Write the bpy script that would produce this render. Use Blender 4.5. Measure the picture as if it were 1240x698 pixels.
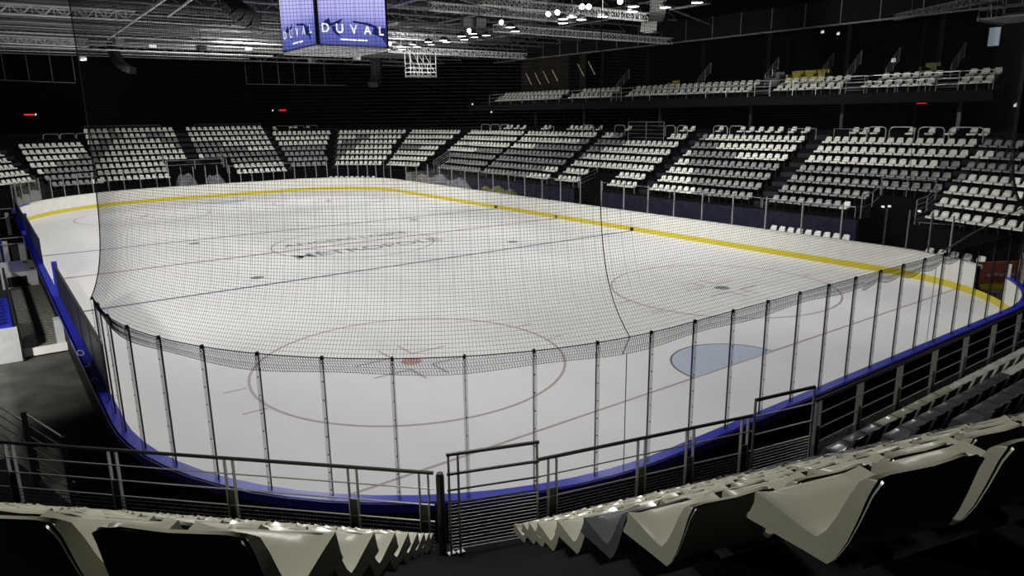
import bpy, math, random
from mathutils import Vector, Matrix
random.seed(7)
PI = math.pi
for o in list(bpy.data.objects): bpy.data.objects.remove(o)
S = bpy.context.scene
COL = S.collection
# ------------------------------------------------------------------ camera
CAM = Vector((-1.5719, -7.7429, 7.0108)); YAW, PITCH, ROLL, FPX = 0.6350, 0.2389, -0.0123, 862.95
def cam_axes():
    f = Vector((math.sin(YAW)*math.cos(PITCH), math.cos(YAW)*math.cos(PITCH), -math.sin(PITCH)))
    rt = Vector((math.cos(YAW), -math.sin(YAW), 0)); up = rt.cross(f)
    return rt*math.cos(ROLL)+up*math.sin(ROLL), -rt*math.sin(ROLL)+up*math.cos(ROLL), f
RT, UP, FW = cam_axes()
cd = bpy.data.cameras.new('camera'); cam = bpy.data.objects.new('camera', cd); COL.objects.link(cam)
cd.sensor_width = 36; cd.lens = FPX*36/1240; cd.clip_start = .05; cd.clip_end = 400
cam.matrix_world = Matrix(((RT.x, UP.x, -FW.x, CAM.x), (RT.y, UP.y, -FW.y, CAM.y), (RT.z, UP.z, -FW.z, CAM.z), (0, 0, 0, 1)))
S.camera = cam
# ------------------------------------------------------------------ world, exposure, lights
w = bpy.data.worlds.new('world'); S.world = w; w.use_nodes = True
w.node_tree.nodes['Background'].inputs[0].default_value = (.55, .6, .75, 1)
w.node_tree.nodes['Background'].inputs[1].default_value = .004
S.view_settings.view_transform = 'Standard'; S.view_settings.look = 'None'
S.view_settings.exposure = 0; S.view_settings.gamma = 1; S.view_settings.use_curve_mapping = False
def area(name, loc, size, power, target=None, spread=150, col=(1, .985, .95)):
    l = bpy.data.lights.new(name, 'AREA'); l.shape = 'DISK'; l.size = size; l.energy = power; l.color = col
    l.spread = math.radians(spread)
    o = bpy.data.objects.new(name, l); COL.objects.link(o); o.location = loc
    d = Vector(target or (loc[0], loc[1], 0))-Vector(loc)
    o.rotation_euler = d.to_track_quat('-Z', 'Y').to_euler(); return o
LP = 720
for x in (7, 23):
    for y in (5, 17, 29, 41, 53):
        area('rink_flood', (x, y, 11.6), 1.0, LP*(.72 if y < 10 else 1.0), spread=165)
# extra unseen area lights, added to brighten the seating
area('near_seat_fill', (4, 1.5, 11.4), 0.8, 210, (-1, -5, 4), 120)
area('right_seat_fill', (22, 20, 11.6), 1.0, 800, (38, 18, 5), 120)
area('far_seat_fill', (15, 46, 11.6), 1.0, 800, (17, 66, 5), 140)
area('corner_seat_fill', (22, 40, 11.6), 1.0, 650, (38, 52, 5), 120)

area('aisle_side_fill', (-6, 4, 11.5), .8, 150, (0, -6.5, 5), 100)  # unseen light added for the aisle-facing sides of the near seats
area('bench_fill', (-8, 8, 9), .8, 380, (-2.6, 19, .3), 62)  # added light without a fixture, lifts the dark players' bench area
# ------------------------------------------------------------------ materials
MATS = {}
def mat(name, col, rough=.6, metal=0, spec=.5, noise=0, nscale=8, bump=0, emis=None, estr=0, coat=0):
    if name in MATS: return MATS[name]
    m = bpy.data.materials.new(name); m.use_nodes = True; nt = m.node_tree; b = nt.nodes['Principled BSDF']
    b.inputs['Base Color'].default_value = (*col, 1); b.inputs['Roughness'].default_value = rough
    b.inputs['Metallic'].default_value = metal; b.inputs['Specular IOR Level'].default_value = spec
    if coat: b.inputs['Coat Weight'].default_value = coat
    if noise or bump:
        tc = nt.nodes.new('ShaderNodeTexCoord'); n = nt.nodes.new('ShaderNodeTexNoise')
        n.inputs['Scale'].default_value = nscale; n.inputs['Detail'].default_value = 4
        nt.links.new(tc.outputs['Object'], n.inputs['Vector'])
        if noise:
            r = nt.nodes.new('ShaderNodeValToRGB')
            r.color_ramp.elements[0].position = .3; r.color_ramp.elements[1].position = .7
            r.color_ramp.elements[0].color = (*[max(0, c*(1-noise)) for c in col], 1)
            r.color_ramp.elements[1].color = (*[min(1, c*(1+noise)) for c in col], 1)
            nt.links.new(n.outputs['Fac'], r.inputs[0]); nt.links.new(r.outputs[0], b.inputs['Base Color'])
        if bump:
            bp = nt.nodes.new('ShaderNodeBump'); bp.inputs['Strength'].default_value = bump; bp.inputs['Distance'].default_value = .02
            nt.links.new(n.outputs['Fac'], bp.inputs['Height']); nt.links.new(bp.outputs[0], b.inputs['Normal'])
    if emis:
        b.inputs['Emission Color'].default_value = (*emis, 1); b.inputs['Emission Strength'].default_value = estr
    MATS[name] = m; return m
def glassmat(name, tint, gloss=.06, rough=.02):
    m = bpy.data.materials.new(name); m.use_nodes = True; nt = m.node_tree; nt.nodes.remove(nt.nodes['Principled BSDF'])
    t = nt.nodes.new('ShaderNodeBsdfTransparent'); t.inputs[0].default_value = (*tint, 1)
    g = nt.nodes.new('ShaderNodeBsdfGlossy'); g.inputs['Roughness'].default_value = rough
    f = nt.nodes.new('ShaderNodeLayerWeight'); f.inputs[0].default_value = .12
    mm = nt.nodes.new('ShaderNodeMath'); mm.operation = 'MULTIPLY'; mm.inputs[1].default_value = gloss*6
    x = nt.nodes.new('ShaderNodeMixShader')
    nt.links.new(f.outputs['Fresnel'], mm.inputs[0]); nt.links.new(mm.outputs[0], x.inputs[0])
    nt.links.new(t.outputs[0], x.inputs[1]); nt.links.new(g.outputs[0], x.inputs[2])
    nt.links.new(x.outputs[0], nt.nodes['Material Output'].inputs[0]); MATS[name] = m; return m
def icemat():
    m = bpy.data.materials.new('ice'); m.use_nodes = True; nt = m.node_tree; b = nt.nodes['Principled BSDF']
    tc = nt.nodes.new('ShaderNodeTexCoord'); n = nt.nodes.new('ShaderNodeTexNoise'); n.inputs['Scale'].default_value = .35; n.inputs['Detail'].default_value = 6
    mp = nt.nodes.new('ShaderNodeMapping'); mp.inputs['Scale'].default_value = (1, .35, 1)
    nt.links.new(tc.outputs['Object'], mp.inputs[0]); nt.links.new(mp.outputs[0], n.inputs['Vector'])
    r = nt.nodes.new('ShaderNodeValToRGB'); r.color_ramp.elements[0].position = .35; r.color_ramp.elements[1].position = .65
    r.color_ramp.elements[0].color = (.68, .675, .69, 1); r.color_ramp.elements[1].color = (.75, .745, .745, 1)
    nt.links.new(n.outputs['Fac'], r.inputs[0]); nt.links.new(r.outputs[0], b.inputs['Base Color'])
    n2 = nt.nodes.new('ShaderNodeTexNoise'); n2.inputs['Scale'].default_value = 1.6; n2.inputs['Detail'].default_value = 8
    nt.links.new(tc.outputs['Object'], n2.inputs['Vector'])
    mr = nt.nodes.new('ShaderNodeMapRange'); mr.inputs['To Min'].default_value = .45; mr.inputs['To Max'].default_value = .65
    nt.links.new(n2.outputs['Fac'], mr.inputs['Value']); nt.links.new(mr.outputs[0], b.inputs['Roughness'])
    b.inputs['Specular IOR Level'].default_value = .25; MATS['ice'] = m; return m
M_ice = icemat()
M_white = mat('white_plastic_board', (.74, .74, .69), .35, noise=.05, nscale=2)
M_yellow = mat('yellow_kick', (.62, .52, .035), .4)
M_blue = mat('blue_rail', (.02, .03, .42), .35)
M_bluedark = mat('blue_padding', (.03, .045, .3), .5, noise=.5, nscale=14)
M_black = mat('black_cladding', (.012, .012, .012), .6, spec=.08, noise=.3, nscale=3)
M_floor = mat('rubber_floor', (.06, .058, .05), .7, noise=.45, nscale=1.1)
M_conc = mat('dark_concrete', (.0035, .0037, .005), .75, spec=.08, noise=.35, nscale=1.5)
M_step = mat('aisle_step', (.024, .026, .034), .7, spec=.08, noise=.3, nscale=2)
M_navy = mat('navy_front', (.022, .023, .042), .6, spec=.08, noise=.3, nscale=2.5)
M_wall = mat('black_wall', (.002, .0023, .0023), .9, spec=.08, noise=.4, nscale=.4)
M_curtain = mat('dark_curtain_green_glow', (.0022, .004, .0036), .95, spec=.08, noise=.5, nscale=.25)  # near-black, tinted green in place of a faint glow
M_strip = glassmat('joint_strip', (.80, .80, .81), .05, .25)
M_alu = mat('aluminium_post', (.34, .34, .34), .4, metal=.3)
M_gasket = mat('dark_gasket', (.012, .012, .012), .6)
M_steel = mat('galvanised_steel', (.42, .42, .41), .38, metal=.5)
M_dsteel = mat('dark_painted_steel', (.045, .045, .045), .4, metal=.3)
M_truss = mat('aluminium_truss', (.9, .9, .9), .4)
M_beam = mat('roof_steel', (.2, .2, .21), .6, metal=.2)
M_ceil = mat('roof_deck', (.012, .012, .015), .9, spec=.08, noise=.3, nscale=.6)
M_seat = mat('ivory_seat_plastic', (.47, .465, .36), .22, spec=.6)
M_seatf = mat('ivory_seat_plastic_pale', (.82, .82, .75), .35, spec=.5)  # paler copy of the seat plastic for low-detail seats
M_grey = mat('grey_or_dim_seat_plastic', (.10, .10, .105), .25, spec=.6)
M_greyf = mat('grey_seat_plastic_pale', (.24, .24, .235), .4)  # lighter grey copy for low-detail seats
M_blackp = mat('black_bracket', (.01, .01, .01), .5)
M_glass = glassmat('rink_glass', (.93, .935, .95), .05)
M_dglass = glassmat('dark_mesh_glass', (.16, .17, .19), .1, .3)
M_bglass = glassmat('blue_tinted_glass', (.12, .16, .55), .1, .3)
M_net = mat('net_cord', (.010, .010, .012), .8, spec=.1)
M_seam = mat('net_seam_rope', (.008, .008, .008), .8)
M_line = mat('ice_line_blue_grey', (.09, .095, .14), .5)
M_red = mat('ice_line_red_grey', (.19, .13, .14), .5)
M_circle = mat('ice_circle_grey', (.36, .31, .32), .5)
M_dot = mat('ice_dot_red', (.5, .27, .27), .5)
M_dotd = mat('ice_dot_grey', (.2, .19, .21), .5)
M_crease = mat('ice_crease_blue', (.45, .50, .63), .5)
M_logo = mat('ice_logo_grey', (.22, .215, .23), .5)
M_lamp = mat('lamp_lens', (1, 1, 1), .5, emis=(1, .98, .94), estr=9)
M_lampbody = mat('lamp_body', (.06, .06, .06), .5)
M_exit = mat('exit_red', (.5, .01, .01), .5, emis=(1, .03, .03), estr=.75)
M_smalllamp = mat('small_lamp', (.8, .8, .8), .5, emis=(1, 1, 1), estr=.7)
M_grey3 = mat('pale_grey_panel', (.45, .45, .45), .5, noise=.1, nscale=3)
M_mat = mat('ribbed_gangway_mat', (.16, .16, .13), .8, noise=.5, nscale=9)
M_redboard = mat('red_advert_panel', (.42, .13, .09), .45, noise=.4, nscale=1.6)
M_tarp = mat('grey_tarpaulin', (.16, .16, .18), .6, noise=.4, nscale=3)
M_olive = mat('olive_tarpaulin', (.12, .12, .03), .7, noise=.6, nscale=2)
M_yarm = mat('yellow_upholstery', (.45, .40, .06), .7, noise=.2)
M_brown = mat('brown_wall_panel', (.022, .019, .015), .8, spec=.08, noise=.3, nscale=1)
M_gold = mat('pale_gold_strip', (.5, .45, .3), .4, emis=(.6, .55, .35), estr=.12)
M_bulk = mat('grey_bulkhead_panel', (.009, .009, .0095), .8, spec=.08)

# ------------------------------------------------------------------ mesh helpers
class MB:
    def __init__(s): s.v = []; s.f = []; s.m = []; s.mats = []
    def mi(s, m):
        if m is None: return 0
        if m not in s.mats: s.mats.append(m)
        return s.mats.index(m)
    def quad(s, a, b, c, d, m=None):
        i = len(s.v); s.v += [tuple(a), tuple(b), tuple(c), tuple(d)]; s.f.append((i, i+1, i+2, i+3)); s.m.append(s.mi(m))
    def poly(s, pts, m=None):
        i = len(s.v); s.v += [tuple(p) for p in pts]; s.f.append(tuple(range(i, i+len(pts)))); s.m.append(s.mi(m))
    def hexa(s, P, m=None):   # P: 4 bottom + 4 top
        i = len(s.v); s.v += [tuple(p) for p in P]; k = s.mi(m)
        for q in ((3, 2, 1, 0), (4, 5, 6, 7), (0, 1, 5, 4), (1, 2, 6, 5), (2, 3, 7, 6), (3, 0, 4, 7)):
            s.f.append(tuple(i+j for j in q)); s.m.append(k)
    def box(s, c, sz, rz=0, m=None):
        cx, cy, cz = c; a, b, h = sz[0]/2, sz[1]/2, sz[2]/2; co, si = math.cos(rz), math.sin(rz)
        P = []
        for z in (-h, h):
            for x, y in ((-a, -b), (a, -b), (a, b), (-a, b)): P.append((cx+x*co-y*si, cy+x*si+y*co, cz+z))
        s.hexa(P, m)
    def beam(s, p, q, wd, ht, m=None, up=(0, 0, 1)):   # rectangular bar from p to q
        p = Vector(p); q = Vector(q); d = (q-p); u = Vector(up)
        if d.length < 1e-6: return
        d.normalize()
        if abs(d.dot(u)) > .98: u = Vector((1, 0, 0))
        r = d.cross(u).normalized()*wd/2; u2 = r.cross(d).normalized()*ht/2
        s.hexa([p-r-u2, p+r-u2, p+r+u2, p-r+u2, q-r-u2, q+r-u2, q+r+u2, q-r+u2], m)
    def tube(s, p, q, r, n=6, m=None):
        p = Vector(p); q = Vector(q); d = (q-p)
        if d.length < 1e-6: return
        d.normalize(); a = Vector((0, 0, 1)) if abs(d.z) < .9 else Vector((1, 0, 0))
        e = d.cross(a).normalized(); g = d.cross(e); i = len(s.v); k = s.mi(m)
        for c in (p, q):
            for j in range(n):
                t = 2*PI*j/n; s.v.append(tuple(c+(e*math.cos(t)+g*math.sin(t))*r))
        for j in range(n):
            s.f.append((i+j, i+(j+1) % n, i+n+(j+1) % n, i+n+j)); s.m.append(k)
        s.f.append(tuple(i+j for j in range(n))[::-1]); s.m.append(k)
        s.f.append(tuple(i+n+j for j in range(n))); s.m.append(k)
    def path(s, pts, r, n=6, m=None):
        for a, b in zip(pts[:-1], pts[1:]): s.tube(a, b, r, n, m)
    def grid(s, rows, m=None, closed=False):
        i = len(s.v); k = s.mi(m); nr = len(rows); nc = len(rows[0])
        for r in rows: s.v += [tuple(p) for p in r]
        for a in range(nr-1):
            for b in range(nc-1):
                s.f.append((i+a*nc+b, i+a*nc+b+1, i+(a+1)*nc+b+1, i+(a+1)*nc+b)); s.m.append(k)
    def mesh(s, name, m=None, smooth=False):
        me = bpy.data.meshes.new(name); me.from_pydata(s.v, [], s.f)
        ms = s.mats if s.mats else []
        if not ms: ms = [m or M_black]
        for x in ms: me.materials.append(x)
        if len(ms) > 1: me.polygons.foreach_set('material_index', s.m)
        if smooth: me.polygons.foreach_set('use_smooth', [True]*len(me.polygons))
        me.update(); return me
    def build(s, name, m=None, parent=None, smooth=False, **kw):
        o = bpy.data.objects.new(name, s.mesh(name, m, smooth)); COL.objects.link(o)
        if parent is not None:
            o.parent = parent; o.matrix_parent_inverse = Matrix.Translation(-Vector(parent.location)) if parent.rotation_euler[2] == 0 else parent_inv(parent)
        tag(o, **kw); return o
def parent_inv(p): return (Matrix.Translation(p.location) @ Matrix.Rotation(p.rotation_euler[2], 4, 'Z')).inverted()
def tag(o, label=None, cat=None, group=None, kind=None):
    if label: o['label'] = label
    if cat: o['category'] = cat
    if group: o['group'] = group
    if kind: o['kind'] = kind
def empty(name, loc, label=None, cat=None, group=None, rz=0, kind=None):
    o = bpy.data.objects.new(name, None); COL.objects.link(o); o.location = loc; o.rotation_euler = (0, 0, rz)
    o.empty_display_size = .1; tag(o, label, cat, group, kind); return o
def proj(p):
    d = Vector(p)-CAM; z = d.dot(FW)
    if z < .05: return None
    return 620+FPX*d.dot(RT)/z, 349-FPX*d.dot(UP)/z, z
ORD = ['', 'first', 'second', 'third', 'fourth', 'fifth', 'sixth', 'seventh', 'eighth', 'ninth', 'tenth', 'eleventh', 'twelfth', 'thirteenth', 'fourteenth', 'fifteenth', 'sixteenth', 'seventeenth', 'eighteenth', 'nineteenth', 'twentieth']
def on(i): return ORD[i] if i < len(ORD) else 'far'

# ------------------------------------------------------------------ rink outline
W, L = 30.0, 60.8
CR = {'nl': 7.5, 'nr': 7.5, 'fr': 7.5, 'fl': 11.0}
def cc(k):
    r = CR[k]; return ((r if k[1] == 'l' else W-r), (r if k[0] == 'n' else L-r), r)
def arc(k, a0, a1, off, n=12):
    x, y, r = cc(k); return [(x+(r+off)*math.cos(math.radians(a0+(a1-a0)*i/n)), y+(r+off)*math.sin(math.radians(a0+(a1-a0)*i/n))) for i in range(n+1)]
def outline(off=0, n=14):   # closed, counter-clockwise from near-left corner start of near end
    p = arc('nl', 180, 270, off, n)+arc('nr', 270, 360, off, n)+arc('fr', 0, 90, off, n)+arc('fl', 90, 180, off, n)
    return p
def polyoff(d):             # stand polygon: corners made of 3 chords
    p = []
    def cc(k): return ((7.5 if k[1] == 'l' else W-7.5), (7.5 if k[0] == 'n' else L-7.5), 7.5)
    for k, a in (('nl', 180), ('nr', 270), ('fr', 0), ('fl', 90)):
        x, y, r = cc(k)
        for i in range(4):
            t = math.radians(a+30*i); p.append((x+(r+d)*math.cos(t), y+(r+d)*math.sin(t)))
    return p
def curve_len_pts(off):
    pts = outline(off, 40); pts.append(pts[0]); s = [0]
    for a, b in zip(pts[:-1], pts[1:]): s.append(s[-1]+math.dist(a, b))
    return pts, s
RP, RS = curve_len_pts(0)
def at_s(s):                # point and outward normal on the rink outline
    s = s % RS[-1]
    for i in range(len(RS)-1):
        if RS[i+1] >= s and RS[i+1] > RS[i]:
            t = (s-RS[i])/(RS[i+1]-RS[i]); a, b = RP[i], RP[i+1]
            d = Vector((b[0]-a[0], b[1]-a[1])).normalized()
            return Vector((a[0]+(b[0]-a[0])*t, a[1]+(b[1]-a[1])*t)), Vector((d.y, -d.x)), d
    return Vector(RP[-1]), Vector((0, -1)), Vector((1, 0))
S_END = RS[-1]
SC = PI/2*7.5               # near-left corner arc length: s=0 at (0,7.5), s=SC at (7.5,0)

# ------------------------------------------------------------------ floors
mb = MB(); mb.poly([(x, y, 0) for x, y in outline(0, 24)], M_ice)
o_ice = mb.build('floor', kind='structure'); o_ice['label'] = 'white ice sheet of the rink'
mb = MB()
a = outline(0.0, 24); b = [(-30, -30), (70, -30), (70, 90), (-30, 90)]
inner = outline(.0, 24); N = len(inner)
outer = []
for x, y in inner:
    v = Vector((x-15, y-30.4)); t = max(abs(v.x)/48, abs(v.y)/52); outer.append((15+v.x/t, 30.4+v.y/t))
for i in range(N):
    j = (i+1) % N; mb.quad((*inner[i], -.01), (*outer[i], -.01), (*outer[j], -.01), (*inner[j], -.01), M_floor)
mb.build('floor', kind='structure')
def strip(pts, wd, z=.003):
    m = MB()
    n = len(pts)
    for i in range(n-1):
        a = Vector(pts[i]); b = Vector(pts[i+1]); d = (b-a).normalized(); q = Vector((-d.y, d.x))*wd/2
        m.quad((*(a-q), z), (*(b-q), z), (*(b+q), z), (*(a+q), z))
    return m
def mark(name, pts, wd, m, z=.003, label=None):
    o = strip(pts, wd, z).build(name, m, o_ice); 
    if label: o['label'] = label
    return o
for y in (22.66, 37.04): mark('blue_line', [(0.02, y), (29.98, y)], .20, M_line, label='thin faded blue line across the ice')
mark('centre_line', [(0.02, 29.85), (29.98, 29.85)], .20, M_red, label='thin faded centre line across the ice')
xg = 7.5-math.sqrt(7.5**2-3.5**2)
mark('goal_line', [(xg+.02, 4), (30-xg-.02, 4)], .08, M_circle, label='thin goal line at the near end')
mark('goal_line', [(1.8, 56.9), (29.2, 56.9)], .08, M_circle)
def ring(c, r, wd, m, name='faceoff_circle', a0=0, a1=360):
    n = 72; mark(name, [(c[0]+r*math.cos(math.radians(a0+(a1-a0)*i/n)), c[1]+r*math.sin(math.radians(a0+(a1-a0)*i/n))) for i in range(n+1)], wd, m, .004)
def disc(c, r, m, name, a0=0, a1=360, z=.005):
    b = MB(); n = 32; b.poly([(c[0]+r*math.cos(math.radians(a0+(a1-a0)*i/n)), c[1]+r*math.sin(math.radians(a0+(a1-a0)*i/n)), z) for i in range(n+1 if a1-a0 < 360 else n)]); return b.build(name, m, o_ice)
for x, y, dm in ((7.8, 10, M_dot), (22.2, 10, M_dotd), (7.8, 50.9, M_dotd), (22.2, 50.9, M_dotd)):
    ring((x, y), 4.5, .08, M_circle)
    disc((x, y), .3, dm, 'faceoff_dot')
    for sx in (-1, 1):
        for sy in (-1, 1):
            mark('faceoff_mark', [(x+sx*.35, y+sy*.6), (x+sx*1.5, y+sy*.6)], .075, M_circle)
            mark('faceoff_mark', [(x+sx*.35, y+sy*.6), (x+sx*.35, y+sy*1.5)], .075, M_circle)
        for sy in (-1, 1): mark('faceoff_mark', [(x+sx*4.5, y+sy*.85), (x+sx*5.1, y+sy*.85)], .075, M_circle)
ring((15, 29.85), 4.5, .08, M_logo, 'centre_circle')
for y in (24.3, 35.8):
    for x in (7.8, 22.1): disc((x, y), .3, M_dotd, 'neutral_dot')
for y, s in ((4, 1), (56.9, -1)):
    disc((15, y), 1.82, M_crease, 'goal_crease', 0 if s > 0 else 180, 180 if s > 0 else 360, .004)
    ring((15, y), 1.82, .06, M_circle, 'goal_crease_outline', 0 if s > 0 else 180, 180 if s > 0 else 360)
def text_mesh(txt, size, m, name, extrude=0, bold=0):
    c = bpy.data.curves.new('t', 'FONT'); c.body = txt; c.size = size; c.align_x = 'CENTER'; c.extrude = extrude; c.offset = bold
    o = bpy.data.objects.new('t', c); COL.objects.link(o); bpy.context.view_layer.update()
    me = bpy.data.meshes.new_from_object(o); bpy.data.objects.remove(o); me.materials.clear(); me.materials.append(m)
    r = bpy.data.objects.new(name, me); COL.objects.link(r); return r
for txt, x, y in (('ANGERS LOIRE', 15.3, 31.0), ('MÉTROPOLE', 15.1, 27.4)):
    t = text_mesh(txt, 1.55 if len(txt) < 10 else 1.15, M_logo, 'ice_lettering', bold=.02)
    t.location = (x, y, .006); t.parent = o_ice; t['label'] = 'faded grey lettering at centre ice'

# ------------------------------------------------------------------ boards
BH = 1.16
rb = empty('rink_boards', (0, 0, 0), 'white dasher boards with yellow kick strip and blue top rail ringing the ice', 'rink boards')
GATE = (RS[-1],)
def inside_gap(x, y):       # gate in the near-right corner behind the faded red panel
    return x > 27.2 and y < 3.3
def band(o1, o2, z1, z2, m, name, thick=True, skipgap=True, label=None):
    A = outline(o1, 18); B = outline(o2, 18); b = MB(); n = len(A)
    for i in range(n):
        j = (i+1) % n
        if skipgap and inside_gap(*[(A[i][k]+A[j][k])/2 for k in (0, 1)]): continue
        far = m is M_blue and ((A[i][0]+A[j][0])/2 > 28.0 and (A[i][1]+A[j][1])/2 > 2 or (A[i][1]+A[j][1])/2 > 54)
        b.hexa([(*A[i], z1), (*A[j], z1), (*B[j], z1), (*B[i], z1), (*A[i], z2), (*A[j], z2), (*B[j], z2), (*B[i], z2)], M_white if far else m)
    o = b.build(name, None, rb)
    if label: o['label'] = label
    return o
band(0, .05, .0, BH-.03, M_white, 'board_panel')
band(-.012, .0, .0, .27, M_yellow, 'kick_strip', skipgap=False, label='yellow kick strip at the ice edge')
band(.05, .17, -.01, BH-.03, M_black, 'outer_cladding')
band(-.02, .24, BH-.03, BH+.02, M_blue, 'top_rail', label='blue top rail of the boards')
band(.20, .25, BH-.13, BH+.02, M_blue, 'rail_skirt')
for y in (22.66, 29.85, 37.04, 4.0):
    b = MB(); b.box((30-.016, y, .12) if y > 5 else (28.6, 2.5, .12), (.02, .28, .2) if y > 5 else (.1, .2, .2)); b.build('line_marker', M_red if y == 29.85 else M_navy, rb)
# glass: near end tall (3.5 m), elsewhere 2.9 m
def glass_run(s0, step, n, top, pw, closed_end=True, kind='near', base=BH+.02):
    for i in range(n+1):
        s = s0+step*i; p, nn, d = at_s(s)
        if inside_gap(p.x, p.y): continue
        b = MB(); rz = math.atan2(d.y, d.x); c = p+nn*.09
        if kind == 'near':
            b.box((*(p+nn*.12), (base+top)/2), (pw, .02, top-base), rz, M_strip)
            b.box((*(p+nn*.075), (base+top)/2), (.005, .032, top-base), rz, M_gasket)
            b.box((*(p+nn*.10), top+.0), (.035, .05, .06), rz, M_gasket)
            z = base+.15
            while z < top:
                q = p+nn*.135; b.box((q.x, q.y, z), (.018, .014, .018), rz, M_gasket); z += .3
        else:
            b.box((*c, (base+top)/2), (pw, .06, top-base), rz, M_alu)
        b.build('support_post', None, rb)
        if i < n:
            p2, n2, d2 = at_s(s+step)
            if inside_gap(p2.x, p2.y): continue
            g = MB(); a = p+nn*.09; c2 = p2+n2*.09; e = Vector((a.x-c2.x, a.y-c2.y)).normalized()*.01
            g.quad((*a, base), (*c2, base), (*c2, top-.02), (*a, top-.02))
            g.build('glass_pane', M_glass, rb)
s_ref = 29.46-22.5          # first post fitted from the photograph, s measured from (0,7.5)
k0 = s_ref-1.06*6
NEAR_N = 29
p_, n_, d_ = at_s(k0)
glass_run(k0-1.9, .84, 1, 3.45, .05); glass_run(k0-1.06, 1.06, 1, 3.5, .06)
glass_run(k0, 1.06, NEAR_N, 3.5, .07)
SE = k0+1.06*NEAR_N
glass_run(SE+1.3, 1.3, 3, 3.3, .05)
s_r = SC+15+SC              # (30,7.5)
glass_run(s_r, 2.0, 22, 2.85, .055, kind='far')
for q_ in (1, 2, 3): glass_run(s_r-q_-.001, 1.0, 0 if q_ == 0 else 1, 2.85, .05, kind='far')
s_f = s_r+46
glass_run(s_f+.9, 1.02, 22, 2.85, .05, kind='far')
glass_run(s_f+.9+22*1.02, 1.3, 12, 2.85, .05, kind='far')
# left side: dark mesh glass by the players' benches
def side_panel(y0, y1, top, m, nm, lab, post=True):
    t = empty(nm, (.0, y0, BH+.02), lab, 'glass screen')
    g = MB(); g.box((.0, (y0+y1)/2, (BH+top)/2), (.03, y1-y0, top-BH-.03)); g.build('mesh_pane', m, t)
    n = max(1, round((y1-y0)/2.4))
    for i in range(n+1):
        b = MB(); y = y0+.03+(y1-y0-.06)*i/n; b.box((.0, y, (BH+.02+top)/2), (.05, .05, top-BH-.02)); b.build('post', M_gasket, t)
    b = MB(); b.box((.0, (y0+y1)/2, top+.01), (.06, y1-y0, .04)); b.build('top_bar', M_gasket, t)
    if post:
        b = MB(); b.box((.0, y1+.1, (BH+.02+top)/2+.05), (.16, .14, top-BH+.1)); b.build('end_pad', M_blue, t, label='blue padded end post')
side_panel(9.4, 20.4, 2.25, M_dglass, 'bench_screen', 'dark mesh glass screen with blue end pad on the left boards')
side_panel(27.5, 37, 2.2, M_bglass, 'bench_screen', 'blue tinted screen on the left boards beyond the gangway')
side_panel(39, 50, 2.0, M_bglass, 'bench_screen', 'farthest blue screen on the left boards near the far corner', False)
for ch, y in (('S', 10.5), ('L', 11.7), ('O', 12.9)):
    t = text_mesh(ch, .30, mat('white_print', (.6, .6, .66), .5), 'rail_letter'); t.scale = (2.6, .75, 1)
    t.location = (-.10, y, BH+.026); t.rotation_euler = (0, 0, PI/2); t.parent = rb; t['label'] = 'white letter on the blue rail'

# gate panel at the near right corner
t = empty('gate_leaf', (29.2, 3.0, 0), 'faded red advertising panel of the open rink gate at far right', 'gate')
def panel(b, p, q, z0, z1, th, m):
    p = Vector(p); q = Vector(q); b.beam((p.x, p.y, (z0+z1)/2), (q.x, q.y, (z0+z1)/2), th, z1-z0, m)
g0, g1 = (29.5, 3.6), (31.2, 2.5)
b = MB(); panel(b, g0, g1, .22, 1.12, .08, M_redboard); b.build('panel', None, t)
b = MB(); panel(b, g0, g1, .0, .22, .1, M_yellow); b.build('kick_strip', None, t)
b = MB(); panel(b, (g0[0]-.1, g0[1]+.06), (g0[0]+.02, g0[1]-.01), 0, 1.2, .14, M_gasket); panel(b, g1, (g1[0]+.6, g1[1]-.35), 0, 1.1, .1, M_gasket); b.build('frame', None, t)
b = MB(); 
for k in range(5): panel(b, (30.0+.2*k, 3.28-.13*k), (30.16+.2*k, 3.18-.13*k), .52+.03*(k % 2), .64+.03*(k % 2), .1, M_grey3)
b.build('faded_print', None, t)
b = MB(); b.box((27.25, 1.62, 1.0), (.06, .1, 1.3)); b.build('gate_post', M_white, label='white post at the edge of the rink gate', cat='post')
b = MB(); b.grid([[(27.5+.25*i, 1.15+.1*i, .3+.75*j/4+.0) for i in range(4)] for j in range(5)]); 
o = b.build('gate_cover', M_grey3, label='pale sheet hanging behind the white gate post', cat='sheet')
sm = o.modifiers.new('s', 'SOLIDIFY'); sm.thickness = .03

# ------------------------------------------------------------------ protective net of the near end
def smooth(t): return t*t*(3-2*t)
NS0, NS1 = k0-1.85, SE-.6
def net_pt(s, h):           # h metres above the glass top
    p, nn, d = at_s(s)
    flare = 1-math.exp(-h/.75)
    off = .10-flare*(.38+.55*min(1, max(0, (s+1.2)/8)))
    q = p+nn*off
    if s < SC: q = q
    sag = .06*math.sin((s-k0)/1.06*PI)**2*max(0, 1-h/.3)
    return Vector((q.x, q.y, 3.5+h-sag*0))
HT = 9.0
hs = [0]
while hs[-1] < HT: hs.append(hs[-1]+(.1 if hs[-1] < 1 else (.25 if hs[-1] < 3 else .8)))
net = empty('protective_net', (0, 0, 3.5), 'fine grey protective netting hanging above the near end glass', 'net')
b = MB(); cell = .052; wr = .0026
def ribbon(b, pts, wr):
    P = []
    for i, p in enumerate(pts):
        a = pts[max(0, i-1)]; c = pts[min(len(pts)-1, i+1)]; d = (c-a).normalized()
        u = Vector((0, 0, 1)) if abs(d.z) < .7 else Vector((1, 0, 0))
        e = d.cross(u).normalized(); g = d.cross(e)
        P.append([p+e*wr, p-e*wr*.5+g*wr*.87, p-e*wr*.5-g*wr*.87, p+e*wr])
    b.grid(P)
n = int((NS1-NS0)/cell)
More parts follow.
